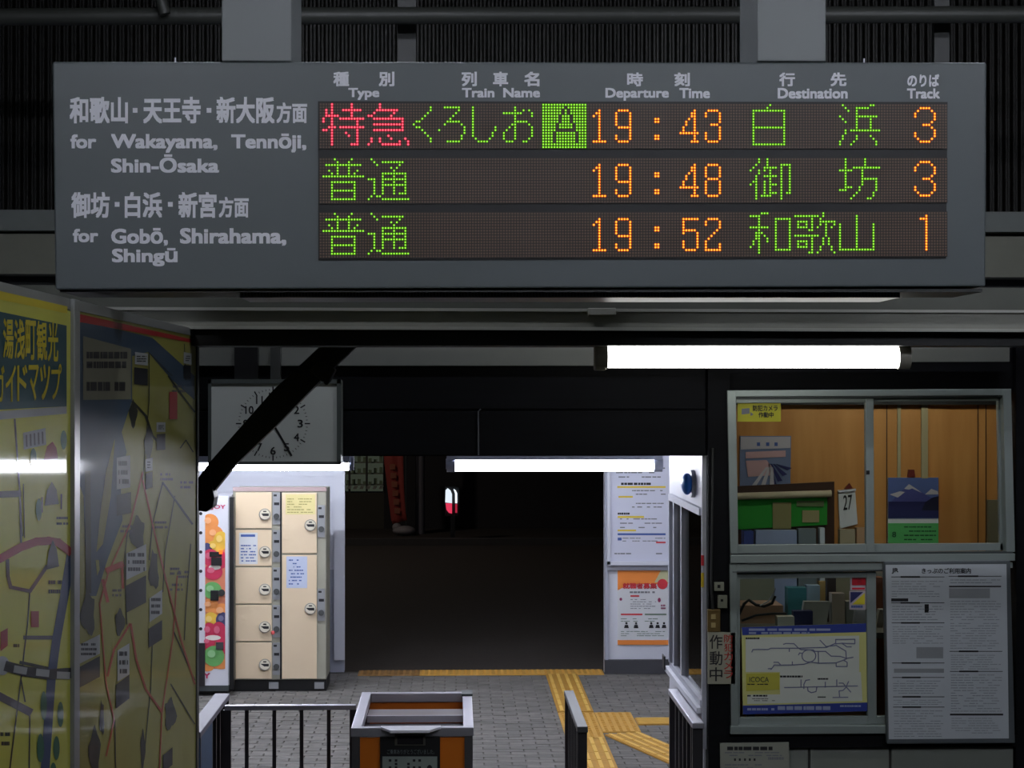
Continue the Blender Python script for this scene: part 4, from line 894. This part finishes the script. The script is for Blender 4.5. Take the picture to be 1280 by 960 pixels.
def desk_item(name, label, cat, D, px0, py0, px1, col, dep=.12, tilt=0, grp=None):
    a = U(px0, py0, D); b = U(px1, py0, D)
    t = thing(name, label, cat, (a.x, D, zd), grp)
    MB().prism([(a.x, D, zd), (b.x, D, zd), (b.x + tilt, D, a.z - abs(tilt) * .1), (a.x + tilt, D, a.z)], (0, dep, 0)).build('body', mat('c_%d_%d_%d' % col, col, .6), t)
    return t
t = desk_item('storage_box', 'brown cardboard tray with dark edge at the left of the desk', 'box', 9.95, 925, 757, 979, (176, 138, 112), .25); 
t = desk_item('paper_stack', 'white pad of paper lying in front of the navy box', 'paper', 9.72, 972, 771, 993, (206, 200, 180), .08)
t = desk_item('file_box', 'small navy blue box standing on the desk', 'box', 9.8, 992, 764, 1016, (40, 42, 84), .06)
t = desk_item('file_binder', 'teal binder standing upright on the desk', 'binder', 10.1, 985, 735, 1008, (62, 128, 136), .1)
t = desk_item('file_binder', 'pale blue binder standing right of the teal binder', 'binder', 10.2, 1009, 732, 1025, (144, 162, 178), .08)
t = desk_item('document_folder', 'grey white folder with faint red mark leaning on the binders', 'folder', 9.9, 1001, 752, 1033, (158, 154, 146), .05, .02)
t = desk_item('storage_box', 'tall slim box with ochre end behind the pale blue binder', 'box', 10.3, 1024, 727, 1033, (172, 140, 84), .05)
t = desk_item('office_pillar', 'dark brown upright between the binders and the leaflets', 'upright', 10.0, 1034, 722, 1045, (52, 36, 30), .05)
t = desk_item('leaflet_rack', 'bundle of pinkish leaflets standing right of the dark upright', 'leaflets', 9.9, 1040, 742, 1056, (164, 148, 136), .08)
t = desk_item('leaflet_rack', 'bundle of beige leaflets standing behind the pinkish ones', 'leaflets', 10.1, 1045, 722, 1066, (146, 136, 110), .08)
t = desk_item('paper_stack', 'white leaning papers at the right of the lower window', 'paper', 9.8, 1068, 762, 1083, (188, 186, 190), .06, .01)
t = desk_item('storage_box', 'grey box under the red window sticker', 'box', 9.9, 1058, 752, 1076, (136, 136, 130), .08)
t = desk_item('storage_box', 'reddish brown box glimpsed right of the window stile', 'box', 9.9, 1088, 722, 1104, (128, 74, 52), .08)
t = desk_item('paper_stack', 'white roll of paper glimpsed beside the framed ticket notice', 'paper', 9.75, 1095, 762, 1103, (176, 170, 160), .06, .02)
tp = thing('printed_form', 'large olive printed sheet behind the desk lamp hose', 'paper', U(947, 740, 10.3)); FQ(10.3, 925, 719, 968, 762, .01).build('sheet', mat('olive_paper', (136, 136, 116)), tp)
hs = thing('bent_lamp', 'thin dark flexible hose lamp with chrome rim arching over the desk', 'lamp', U(940, 780, 9.9))
MB().tube([U(924, 768, 9.85), U(930, 755, 9.85), U(936, 750, 9.85), U(945, 756, 9.85), U(955, 758, 9.85), U(965, 754, 9.85), U(969, 745, 9.85)], 0.008, 8).build('hose', BLK, hs)
MB().tube([U(927, 776, 9.8), U(945, 769, 9.8), U(965, 767, 9.8), U(983, 767, 9.8)], 0.006, 8).build('cable', BLK, hs)
MB().tube([U(950, 757, 9.84), U(960, 752, 9.84), U(967, 742, 9.84), U(969, 735, 9.84)], 0.004, 8).build('chrome_rim', STEEL, hs)
desk_item('storage_box', 'blue file box on the shelf under the green board', 'box', 10.46, 930, 664, 942, (52, 66, 130), .1)
for x0, y0, x1, c, l in ((945, 663, 996, (150, 160, 190), 'pale lilac folder stack under the green board'), (998, 661, 1020, (110, 118, 120), 'grey file box under the green board'), (1025, 660, 1031, (200, 205, 210), 'slim white file at the right under the green board'), (1050, 662, 1069, (160, 146, 118), 'beige card under the tear-off calendar'), (1071, 660, 1084, (176, 138, 104), 'tan envelope right of the beige card')):
    desk_item('file_box', l, 'file', 10.47 if x0 < 1040 else 10.5, x0, y0, x1, c, .06)

# windows of the front
def win(name, label, parts, panes, loc):
    t = thing(name, label, 'window', loc, kind='structure')
    for nm_, pts, D, dep, m_ in parts: fp(MB(), D, pts, dep).build(nm_, m_, t, bevel=0.002)
    for r_, D in panes: FQ(D, *r_, .004).build('glass_pane', GLASS, t)
    return t
w1 = win('window_1', 'upper aluminium sliding window of the ticket office', [
    ('frame_jamb', [(913, 692), (923, 692), (920, 489), (909, 489)], DT - .05, .1, ALU),
    ('frame_jamb', [(1258, 690), (1269, 690), (1264, 487), (1254, 487)], DT - .05, .1, ALU),
    ('frame_head', [(909, 496), (1264, 494), (1264, 486), (909, 488)], DT - .045, .1, ALU),
    ('frame_sill', [(913, 704), (1269, 701), (1269, 692), (913, 694)], DT - .06, .12, ALU),
    ('sash_rail', [(920, 504), (1086, 503), (1086, 497), (920, 498)], DT - .02, .03, ALU),
    ('sash_rail', [(1086, 502), (1256, 501), (1256, 495), (1086, 496)], DT + .01, .03, ALU),
    ('sash_rail', [(921, 692), (1090, 691), (1090, 680), (921, 681)], DT - .02, .03, ALU),
    ('sash_rail', [(1090, 690), (1259, 688), (1259, 679), (1090, 680)], DT + .01, .03, ALU),
    ('sash_stile', [(1083, 690), (1093, 690), (1092, 498), (1082, 498)], DT - .024, .04, ALU),
    ('sash_stile', [(1250, 688), (1257, 688), (1253, 497), (1247, 497)], DT + .01, .03, ALU),
    ('track', [(915, 694), (1266, 692), (1266, 689), (915, 691)], DT - .05, .02, ALUD),
    ('track', [(915, 499), (1262, 497), (1262, 494.5), (915, 496.5)], DT - .035, .02, ALUD)],
    [((921, 502, 1086, 682), DT + .0), ((1086, 501, 1252, 681), DT + .03)], U(1090, 700, DT))
FQ(DT - .03, 1083, 588, 1087, 593, .01).build('latch', BLK, w1)
w2 = win('window_2', 'lower aluminium sliding window of the ticket office', [
    ('frame_jamb', [(914, 918), (923, 918), (921, 704), (912, 704)], DT - .05, .1, ALU),
    ('frame_head', [(912, 714), (1266, 710), (1266, 703), (912, 705)], DT - .048, .1, ALU),
    ('sash_rail', [(921, 724), (1086, 722), (1086, 715), (921, 716)], DT - .02, .03, ALU),
    ('sash_rail', [(921, 907), (1108, 905), (1108, 895), (921, 897)], DT - .02, .03, ALU),
    ('frame_sill', [(913, 918), (1110, 917), (1110, 907), (913, 908)], DT - .06, .12, ALU),
    ('sash_stile', [(918, 905), (925, 905), (925, 718), (918, 718)], DT - .022, .03, ALU),
    ('sash_stile', [(1085, 905), (1096, 905), (1095, 714), (1083, 714)], DT - .024, .04, ALU),
    ('track', [(915, 716), (1105, 714), (1105, 712), (915, 714)], DT - .05, .02, ALUD)],
    [((923, 722, 1087, 897), DT + .0), ((1087, 716, 1112, 900), DT + .03)], U(1010, 918, DT))
# stickers and posters on the panes
SW = Surf((0, DT - .006, 0), (0, -1, 0), 0.001)
stk = thing('window_sticker', 'yellow security camera sticker at the upper left of the upper window', 'sticker', U(948, 526, DT - .005))
FQ(DT - .005, 922, 504, 976, 527, .005).build('sheet', mat('sticker_yellow', (186, 182, 30), .5), stk)
SW.text('防犯カメラ', 941, 506.5, 972, 514, INK, stk, 0.02, 1); SW.text('作動中', 948, 515, 967, 522, INK, stk, 0.02, 1)
P(lambda b: (SW.quad(b, [(927, 518), (937, 517), (937, 510), (927, 511)], 1), SW.quad(b, [(938, 520), (942, 518), (938, 515)], 1)), GREYINK, 'camera_symbol', stk)
stk = thing('window_sticker', 'red square sticker with white line on the lower window', 'sticker', U(1073, 738, DT - .005))
FQ(DT - .005, 1063, 718, 1083, 738, .005).build('sheet', mat('sticker_white', (190, 180, 190), .5), stk)
P(lambda b: (SW.rect(b, 1065, 720, 1082, 731.5, 1), SW.rect(b, 1065, 734.5, 1081, 736.8, 1)), mat('sticker_red', (206, 30, 50), .5), 'red_print', stk)
SW.text('点', 1071, 722, 1077, 729, mat('dark_red_ink', (140, 20, 40)), stk, 0, 2)
stk = thing('window_sticker', 'square sticker split into navy and yellow triangles below the red one', 'sticker', U(1073, 762, DT - .005))
FQ(DT - .005, 1062, 739, 1083, 762, .005).build('sheet', MATS['sticker_white'], stk)
P(lambda b: SW.quad(b, [(1063, 754), (1063, 740), (1079, 740)], 1), cal_navy, 'navy_triangle', stk)
P(lambda b: SW.quad(b, [(1065, 755.5), (1081, 755.5), (1081, 741)], 1), mat('sticker_yellow2', (220, 205, 50), .5), 'yellow_triangle', stk)
P(lambda b: SW.dashes(b, 1064, 756.5, 1081, 760, 1, 1, .95, .8), BLUEINK, 'caption', stk)
# route map poster
rp = thing('route_map_poster', 'pale yellow route map poster with blue head and foot bands in the lower window', 'poster', U(1005, 893, DT - .02))
DR = DT - .012
fp(MB(), DR, [(928.5, 893), (1084, 889), (1082.5, 779), (927, 784)], .004).build('sheet', mat('pale_yellow_sheet', (206, 204, 130), .5, var=.04), rp)
SR = Surf((0, DR, 0), (0, -1, 0), 0.001)
navb = mat('poster_blue', (40, 58, 140), .5); sheetg = mat('poster_grey_white', (208, 212, 202), .5, var=.03)
P(lambda b: (SR.quad(b, [(928, 794), (1082.5, 790), (1082.5, 779), (927, 784)], 1), SR.quad(b, [(928.5, 893), (1084, 889), (1084, 878), (928.5, 882)], 1)), navb, 'blue_bands', rp)
P(lambda b: (SR.quad(b, [(932, 840), (1074, 840), (1074, 794.5), (932, 797)], 1), SR.quad(b, [(975, 879), (1078, 876), (1076, 840), (975, 840)], 1), SR.quad(b, [(934, 880), (975, 879), (975, 868), (934, 868)], 1)), sheetg, 'map_ground', rp)
P(lambda b: SR.quad(b, [(932.5, 864), (974, 862), (974, 841), (932.5, 842)], 2), mat('card_yellow', (190, 184, 70), .5), 'card_box', rp)
P(lambda b: (SR.dashes(b, 936, 785, 1066, 789, 1, 2, .92, .7), SR.dashes(b, 936, 789.5, 1012, 793, 1, 2, .92, .7), SR.dashes(b, 934, 884.5, 968, 888.5, 1, 2, .9, .7), SR.dashes(b, 972, 882.5, 1045, 887.5, 1, 2, .95, .95), SR.dashes(b, 1050, 881, 1078, 884, 1, 2, .9, .7)), mat('band_print', (150, 160, 190)), 'band_text', rp)
ln = mat('route_line', (118, 122, 150), .5)
def zz(x, y): return (915 + x / 7.11, 775 + y / 7.11)
routes = [[(175, 285), (185, 262), (240, 260), (320, 262), (345, 250), (590, 250), (840, 242), (920, 205), (920, 172), (1090, 170), (1090, 210), (975, 205), (920, 210)], [(455, 215), (480, 208), (550, 210), (585, 245), (610, 262), (720, 265), (735, 278), (830, 278), (880, 320), (960, 322), (1015, 340), (1075, 330)], [(780, 178), (835, 235), (925, 225), (1010, 275), (1015, 345), (925, 380), (770, 383), (700, 372), (640, 392), (540, 398), (430, 400), (375, 398), (345, 440)], [(765, 278), (768, 385)], [(925, 380), (925, 412), (1022, 412), (1022, 375), (995, 358)], [(370, 375), (410, 375), (435, 402)], [(535, 370), (535, 398)], [(508, 250), (508, 280)], [(975, 205), (1020, 238), (1060, 238)], [(320, 432), (350, 430)],
    [(465, 600), (1115, 585)], [(612, 530), (612, 598)], [(690, 530), (655, 535), (638, 570), (638, 610)], [(670, 595), (675, 630), (705, 645), (745, 635), (752, 600)], [(828, 550), (828, 598)], [(930, 530), (930, 588)], [(950, 560), (985, 560), (1015, 595), (1055, 640)], [(1035, 545), (1010, 600), (985, 625), (950, 630), (955, 685)], [(895, 688), (1030, 686)], [(590, 310), (600, 292), (620, 295)]]
def rt(b):
    for r_ in routes: SR.line(b, [zz(*p_) for p_ in r_], 1.3, 3)
    SR.line(b, [(915 + (682 + 62 * math.cos(t_ * math.pi / 9)) / 7.11, 775 + (318 + 55 * math.sin(t_ * math.pi / 9)) / 7.11) for t_ in range(18)], 1.3, 3, True)
P(rt, ln, 'route_lines', rp)
SR.text('ICOCA', 936.5, 846, 961, 852.5, mat('card_ink', (66, 72, 56)), rp, 0.01, 3)
P(lambda b: (SR.dashes(b, 934, 854, 968, 856.5, 1, 3, .9, .5), SR.dashes(b, 932, 796.5, 950, 799, 1, 3, .95, .8), SR.dashes(b, 975, 844, 1003, 847, 1, 3, .97, .8), SR.dashes(b, 1022, 847, 1036, 850, 1, 3, .95, .7), SR.dashes(b, 934, 868, 962, 871, 1, 3, .97, .7), SR.dashes(b, 940, 872, 970, 877, 2, 3, .6, .3), SR.dashes(b, 1022, 870, 1032, 872.5, 1, 3, .95, .6)), INK, 'small_print', rp)
# framed ticket notice
fnD = DT - .09
fn = thing('framed_notice', 'large grey framed black and white ticket information sheet right of the lower window', 'notice', U(1187, 930, fnD))
fp(MB(), fnD, [(1109, 930), (1269, 929), (1263, 701), (1105, 702)], .04).build('backing', mat('frame_grey', (98, 104, 108), .4, .3), fn, bevel=.004)
SF = Surf((0, fnD, 0), (0, -1, 0), 0.001)
P(lambda b: SF.quad(b, [(1111, 924), (1261, 923), (1258, 705), (1107, 706)], 1), mat('notice_sheet', (196, 202, 208), .35, var=.03), 'sheet', fn)
SF.text('JR', 1114.5, 710, 1123, 717, INK, fn, 0.03, 2, 'logo'); SF.text('きっぷのご利用案内', 1152, 710, 1213.5, 717, INK, fn, 0.02, 2)
def zn(x, y): return (1090 + x / 3.43, 680 + y / 3.43)
def fnp(b):
    for x0, x1, y, m1 in ((82, 310, 141, 205), (82, 310, 252, 205), (84, 310, 338, 205), (86, 310, 510, 208), (88, 310, 572, 208), (90, 310, 655, 208), (90, 310, 699, 210), (328, 555, 138, 455), (332, 558, 460, 455), (334, 560, 546, 455)):
        a, c = zn(x0, y), zn(x1, y); SF.rect(b, a[0], a[1] - .4, c[0], a[1] + .4, 2); a, c = zn(x0 + 40, y), zn(m1, y); SF.rect(b, a[0], a[1] - 1, c[0], a[1] + 1, 2)
    for x0, x1, y0, y1 in ((82, 155, 233, 246), (225, 243, 258, 294), (330, 553, 179, 185), (334, 562, 727, 735)):
        a, c = zn(x0, y0), zn(x1, y1); SF.rect(b, a[0], a[1], c[0], c[1], 2)
P(fnp, INK, 'headings', fn)
gm = MB()
for x0, y0, x1, y1, n_ in ((84, 155, 305, 230, 7), (86, 262, 305, 330, 6), (88, 350, 305, 430, 8), (90, 582, 305, 645, 6), (92, 665, 305, 692, 3), (94, 710, 305, 830, 11), (335, 240, 552, 330, 8), (335, 335, 552, 452, 11), (338, 472, 552, 540, 7), (338, 556, 556, 722, 15), (340, 742, 556, 815, 7), (335, 148, 552, 172, 2)):
    a, c = zn(x0, y0), zn(x1, y1); SF.dashes(gm, a[0], a[1], c[0], c[1], n_, 2, .85, .28)
gm.build('body_print', mat('notice_grey_ink', (150, 156, 164)), fn, kind='stuff')
P(lambda b: [SF.rect(b, *zn(x0, y0), *zn(x1, y1), 2) for x0, y0, x1, y1 in ((330, 190, 505, 232), (94, 534, 308, 552), (190, 442, 305, 490))], mat('notice_tint', (150, 154, 158)), 'tinted_boxes', fn)
# paper sign on the corner post
DSg = DT - .05; SS = Surf((0, DSg, 0), (0, -1, 0), 0.001)
sg = thing('camera_sign', 'weathered plate on the black corner post announcing security cameras in red and black', 'sign', U(902, 856, DSg))
fp(MB(), DSg, [(885, 855), (919, 855), (919, 791), (885, 790)], .018).build('plate', mat('plate_cream', (158, 156, 138), .5, var=.08, scale=14), sg)
for ch, y in (('作', 793.5), ('動', 814), ('中', 834)): SS.text(ch, 887, y, 903, y + 17.5, INK, sg, 0.01, 1)
rdm = mat('sign_red', (176, 52, 44), .5)
for i, ch in enumerate('防犯カメラ'): SS.text(ch, 905, 793 + i * 11.2, 916, 803 + i * 11.2, rdm, sg, 0.01, 1)
swp = thing('switch_plate', 'brass switch plate with two buttons on the black corner post', 'switch', U(893, 790, DT - .05))
FQ(DT - .055, 884.5, 762, 900.5, 790, .025).build('plate', mat('brass_plate', (122, 100, 58), .4, .5), swp, bevel=.002)
for y in (768, 778.5): FQ(DT - .062, 889, y, 894.5, y + 6, .008).build('button', mat('brass_button', (170, 150, 100), .4), swp)
item('junction_box', 'small cream junction box, upper of two on the corner post', 'junction box', DT - .03, [((893, 728, 905, 738.5), .02, mat('cream_box', (140, 142, 126)), 'cover'), ((897, 731, 900.5, 735), .024, BLK, 'slot')])
item('junction_box', 'cream junction box, lower of two above the brass switch plate', 'junction box', DT - .03, [((897.5, 744.5, 909, 760), .025, mat('cream_box', (140, 142, 126)), 'cover'), ((901, 749, 904, 752), .028, BLK, 'slot')])
tag(MB().tube([U(891, 560, DT - .04), U(890, 650, DT - .04), U(889, 728, DT - .04), U(891, 762, DT - .045)], 0.006, 6).build('cable', mat('cable_dark', (44, 46, 44))), 'dark cable running down the black corner post to the switch', 'cable')
ph = thing('paper_notice', 'pale printed notice fixed at the foot of the corner post below the windows', 'notice', U(942, 985, DT - .04))
fp(MB(), DT - .05, [(901, 990), (987, 990), (986, 928), (900, 929)], .01).build('sheet', mat('old_paper', (150, 152, 140), .55), ph)
SPh = Surf((0, DT - .05, 0), (0, -1, 0), .001)
SPh.text('無断立入禁止 お客様へご案内', 909, 933, 977, 938, INK, ph, 0.02, 1) if False else P(lambda b: SPh.dashes(b, 909, 933, 977, 938, 1, 1, .98, .9), INK, 'heading', ph)
P(lambda b: (SPh.dashes(b, 906, 939, 980, 946, 2, 1, .8, .4), SPh.dashes(b, 906, 954, 955, 962, 2, 1, .7, .4), SPh.dashes(b, 960, 946, 980, 950, 1, 1, .95, .8)), GREYINK, 'body_print', ph)
P(lambda b: [SPh.rect(b, x, 948, x + 2.4, 951, 1) for x in (917.5, 923.5, 930, 936, 942)], INK, 'symbols', ph)
# red / yellow stickers on the corner guard of the side wall
stk = thing('corner_sticker', 'tiny red and yellow stickers on the white corner guard', 'sticker', (XS, YS0 - .03, 1.9))
FQ(YS0 - .024, 876.5, 694, 880, 707, .003).build('red_sticker', REDINK, stk); FQ(YS0 - .024, 876.5, 716, 880, 734, .003).build('yellow_sticker', YELINK, stk)

# ================================================================== STREET BEYOND
ZG = -0.06
bld = thing('street_building', 'dark shop building across the street with a lit display window', 'building', (0, 38.5, ZG))
dk = mat('dark_building', (40, 38, 42), .8); 
bx = lambda x0, x1, y0, y1, z0, z1, n, m_: box(x0, x1, y0, y1, z0, z1).build(n, m_, bld)
wx0, wx1 = U(415, 600, 38).x, U(480, 600, 38).x; wz0, wz1 = U(450, 616, 38).z, U(450, 560, 38).z
bx(-9, wx0, 38, 38.2, ZG, 6, 'wall', dk); bx(wx1, 9, 38, 38.2, ZG, 6, 'wall', dk); bx(wx0, wx1, 38, 38.2, ZG, wz0, 'wall', mat('shop_lower', (66, 64, 56), .8)); bx(wx0, wx1, 38, 38.2, wz1, 6, 'wall', dk)
bx(wx0, wx1, 38.6, 38.65, wz0, wz1, 'display_back', emis('lit_shop_interior', (.30, .36, .26), 0.10))
for i in range(4): z = wz0 + (wz1 - wz0) * (i + .6) / 4; bx(wx0, wx1, 38.3, 38.55, z, z + .02, 'shelf', mat('shop_shelf', (120, 120, 110)))
random.seed(3)
m = MB(); 
for i in range(4):
    z = wz0 + (wz1 - wz0) * (i + .6) / 4 + .02
    for k in range(9): x = wx0 + .05 + k * (wx1 - wx0 - .1) / 8.5; m.box(x, x + .06, 38.35, 38.42, z, z + .05 + random.random() * .08)
m.build('goods', mat('shop_goods', (130, 150, 120)), bld, kind='stuff')
for i in range(4): x = wx0 + (wx1 - wx0) * i / 3; bx(x - .02, x + .02, 38.0, 38.08, wz0, wz1, 'mullion', mat('shop_mullion', (60, 60, 56)))
m = MB()
for k in range(7): x = U(425 + k * 8, 610, 37.9).x; m.prism([(x, 37.95, U(0, 612, 37.95).z), (x + .07, 37.95, U(0, 612, 37.95).z), (x + .1, 37.95, U(0, 608, 37.95).z), (x + .03, 37.95, U(0, 608, 37.95).z)], (0, .02, 0))
m.build('window_lettering_shapes', mat('pale_print', (150, 150, 140)), bld)
bn = thing('banner_flag', 'tall red banner flag on a pole with a pale weighted base in the dark street', 'banner', UZ(500, 668, ZG))
mb = MB(); DBn = 36.2
L_ = [(478, 540), (480, 575), (484, 610), (489, 650), (491, 655)]; R_ = [(503, 540), (504, 575), (505, 610), (507, 640), (509, 650)]
vs = []
for (a, b), (c, e) in zip(L_, R_):
    for k in range(7):
        p_ = U(a + (c - a) * k / 6, b + (e - b) * k / 6, DBn); vs.append((p_.x, p_.y + .03 * math.sin(k * 1.9), p_.z))
n_ = 7; fs = [(j * n_ + k, j * n_ + k + 1, (j + 1) * n_ + k + 1, (j + 1) * n_ + k) for j in range(4) for k in range(6)]
mb.add(vs, fs, True); o = mb.build('cloth', mat('banner_red', (158, 62, 54), .7), bn); md = o.modifiers.new('thickness', 'SOLIDIFY'); md.thickness = .006
Sb = Surf((0, DBn - .05, 0), (0, -1, 0), .002)
P(lambda b: [Sb.rect(b, 487 + i * 1.2, 580 + i * 11, 494 + i * 1.2, 587 + i * 11, 1) for i in range(6)], mat('banner_print', (158, 92, 66)), 'printed_marks', bn)
MB().tube([U(508, 660, DBn), U(507, 500, DBn)], .015, 8).build('pole', ALUD, bn)
MB().ball(U(505, 663, DBn) , .22, .2, .09, 14, 8).build('weight_bag', mat('pale_bag', (150, 146, 150), .7), bn)
MB().ball(U(496, 659, DBn) , .09, .09, .08, 10, 6).build('bag_knot', mat('pale_bag', (150, 146, 150), .7), bn)
a = U(519, 665, 36.6); b = U(531, 665, 36.6)
tag(MB().tube([((a.x + b.x) / 2, 36.6, ZG), ((a.x + b.x) / 2, 36.6, 6)], .09, 14).build('utility_pole', mat('concrete_pole', (104, 102, 110), .8)), 'grey concrete utility pole right of the red banner flag', 'pole')
ls = thing('illuminated_sign', 'small glowing double lobed sign, white above and red below, on the dark street', 'sign', U(564, 643, 35))
def lobe(pts, m_, nm_, dy=0): fp(MB(), 35 - dy, pts, .08).build(nm_, m_, ls)
lobe([(556, 645), (574, 645), (574, 610), (569, 608), (556, 608)], BLK, 'case', -.09)
lobe([(556.5, 628), (565, 629), (565, 618), (563, 613), (559.5, 610.5), (557, 613)], emis('sign_white', (.8, .9, 1), 1.0), 'white_lobe'); lobe([(557, 629), (565, 629.5), (565, 642), (561, 641), (558, 637)], emis('sign_red', (1, .06, .14), .75), 'red_lobe')
lobe([(569, 629), (571.5, 629), (571.5, 617), (569.5, 613), (567, 611.5), (568.8, 617)], emis('sign_white2', (.8, .9, 1), 1.4), 'white_lobe'); lobe([(569, 630), (571.5, 630), (571.5, 641), (569, 641)], emis('sign_red2', (1, .05, .12), .4), 'red_lobe')
box(U(563, 600, 35).x, U(569, 600, 35).x, 35.02, 35.08, ZG, U(563, 644, 35).z).build('post', BLK, ls)
k = box(-10, 10, 33.8, 34, ZG, ZG + .12); tag(k.build('kerb', mat('kerb_stone', (70, 68, 68), .8)), 'low kerb along the far side of the street', 'kerb', kind='structure')

# unseen globes added to light the banner, the shop and the near ground
for x, y, z, e, r_, l in ((-4.5, 31.0, 5.2, 200, .16, 'added unseen street lamp on a pole, lighting the banner and shop'), (0.4, 18.6, 2.75, 22, .07, 'added unseen globe lamp lighting the ground outside the doorway')):
    t = thing('added_globe_lamp', l, 'lamp', (x, y, ZG if z > 4 else z))
    MB().ball((x, y, z), r_, r_, r_, 16, 10).build('globe', emis('globe_glow_%d' % e, (1.0, .86, .74), e), t)
    if z > 4: MB().tube([(x, y, ZG), (x, y, z - r_ + .01)], .05, 10).build('pole', ALUD, t)
    else: box(x - .05, x + .05, 18.2, y - r_ + .01, z - .04, z + .04).build('bracket', ALUD, t)
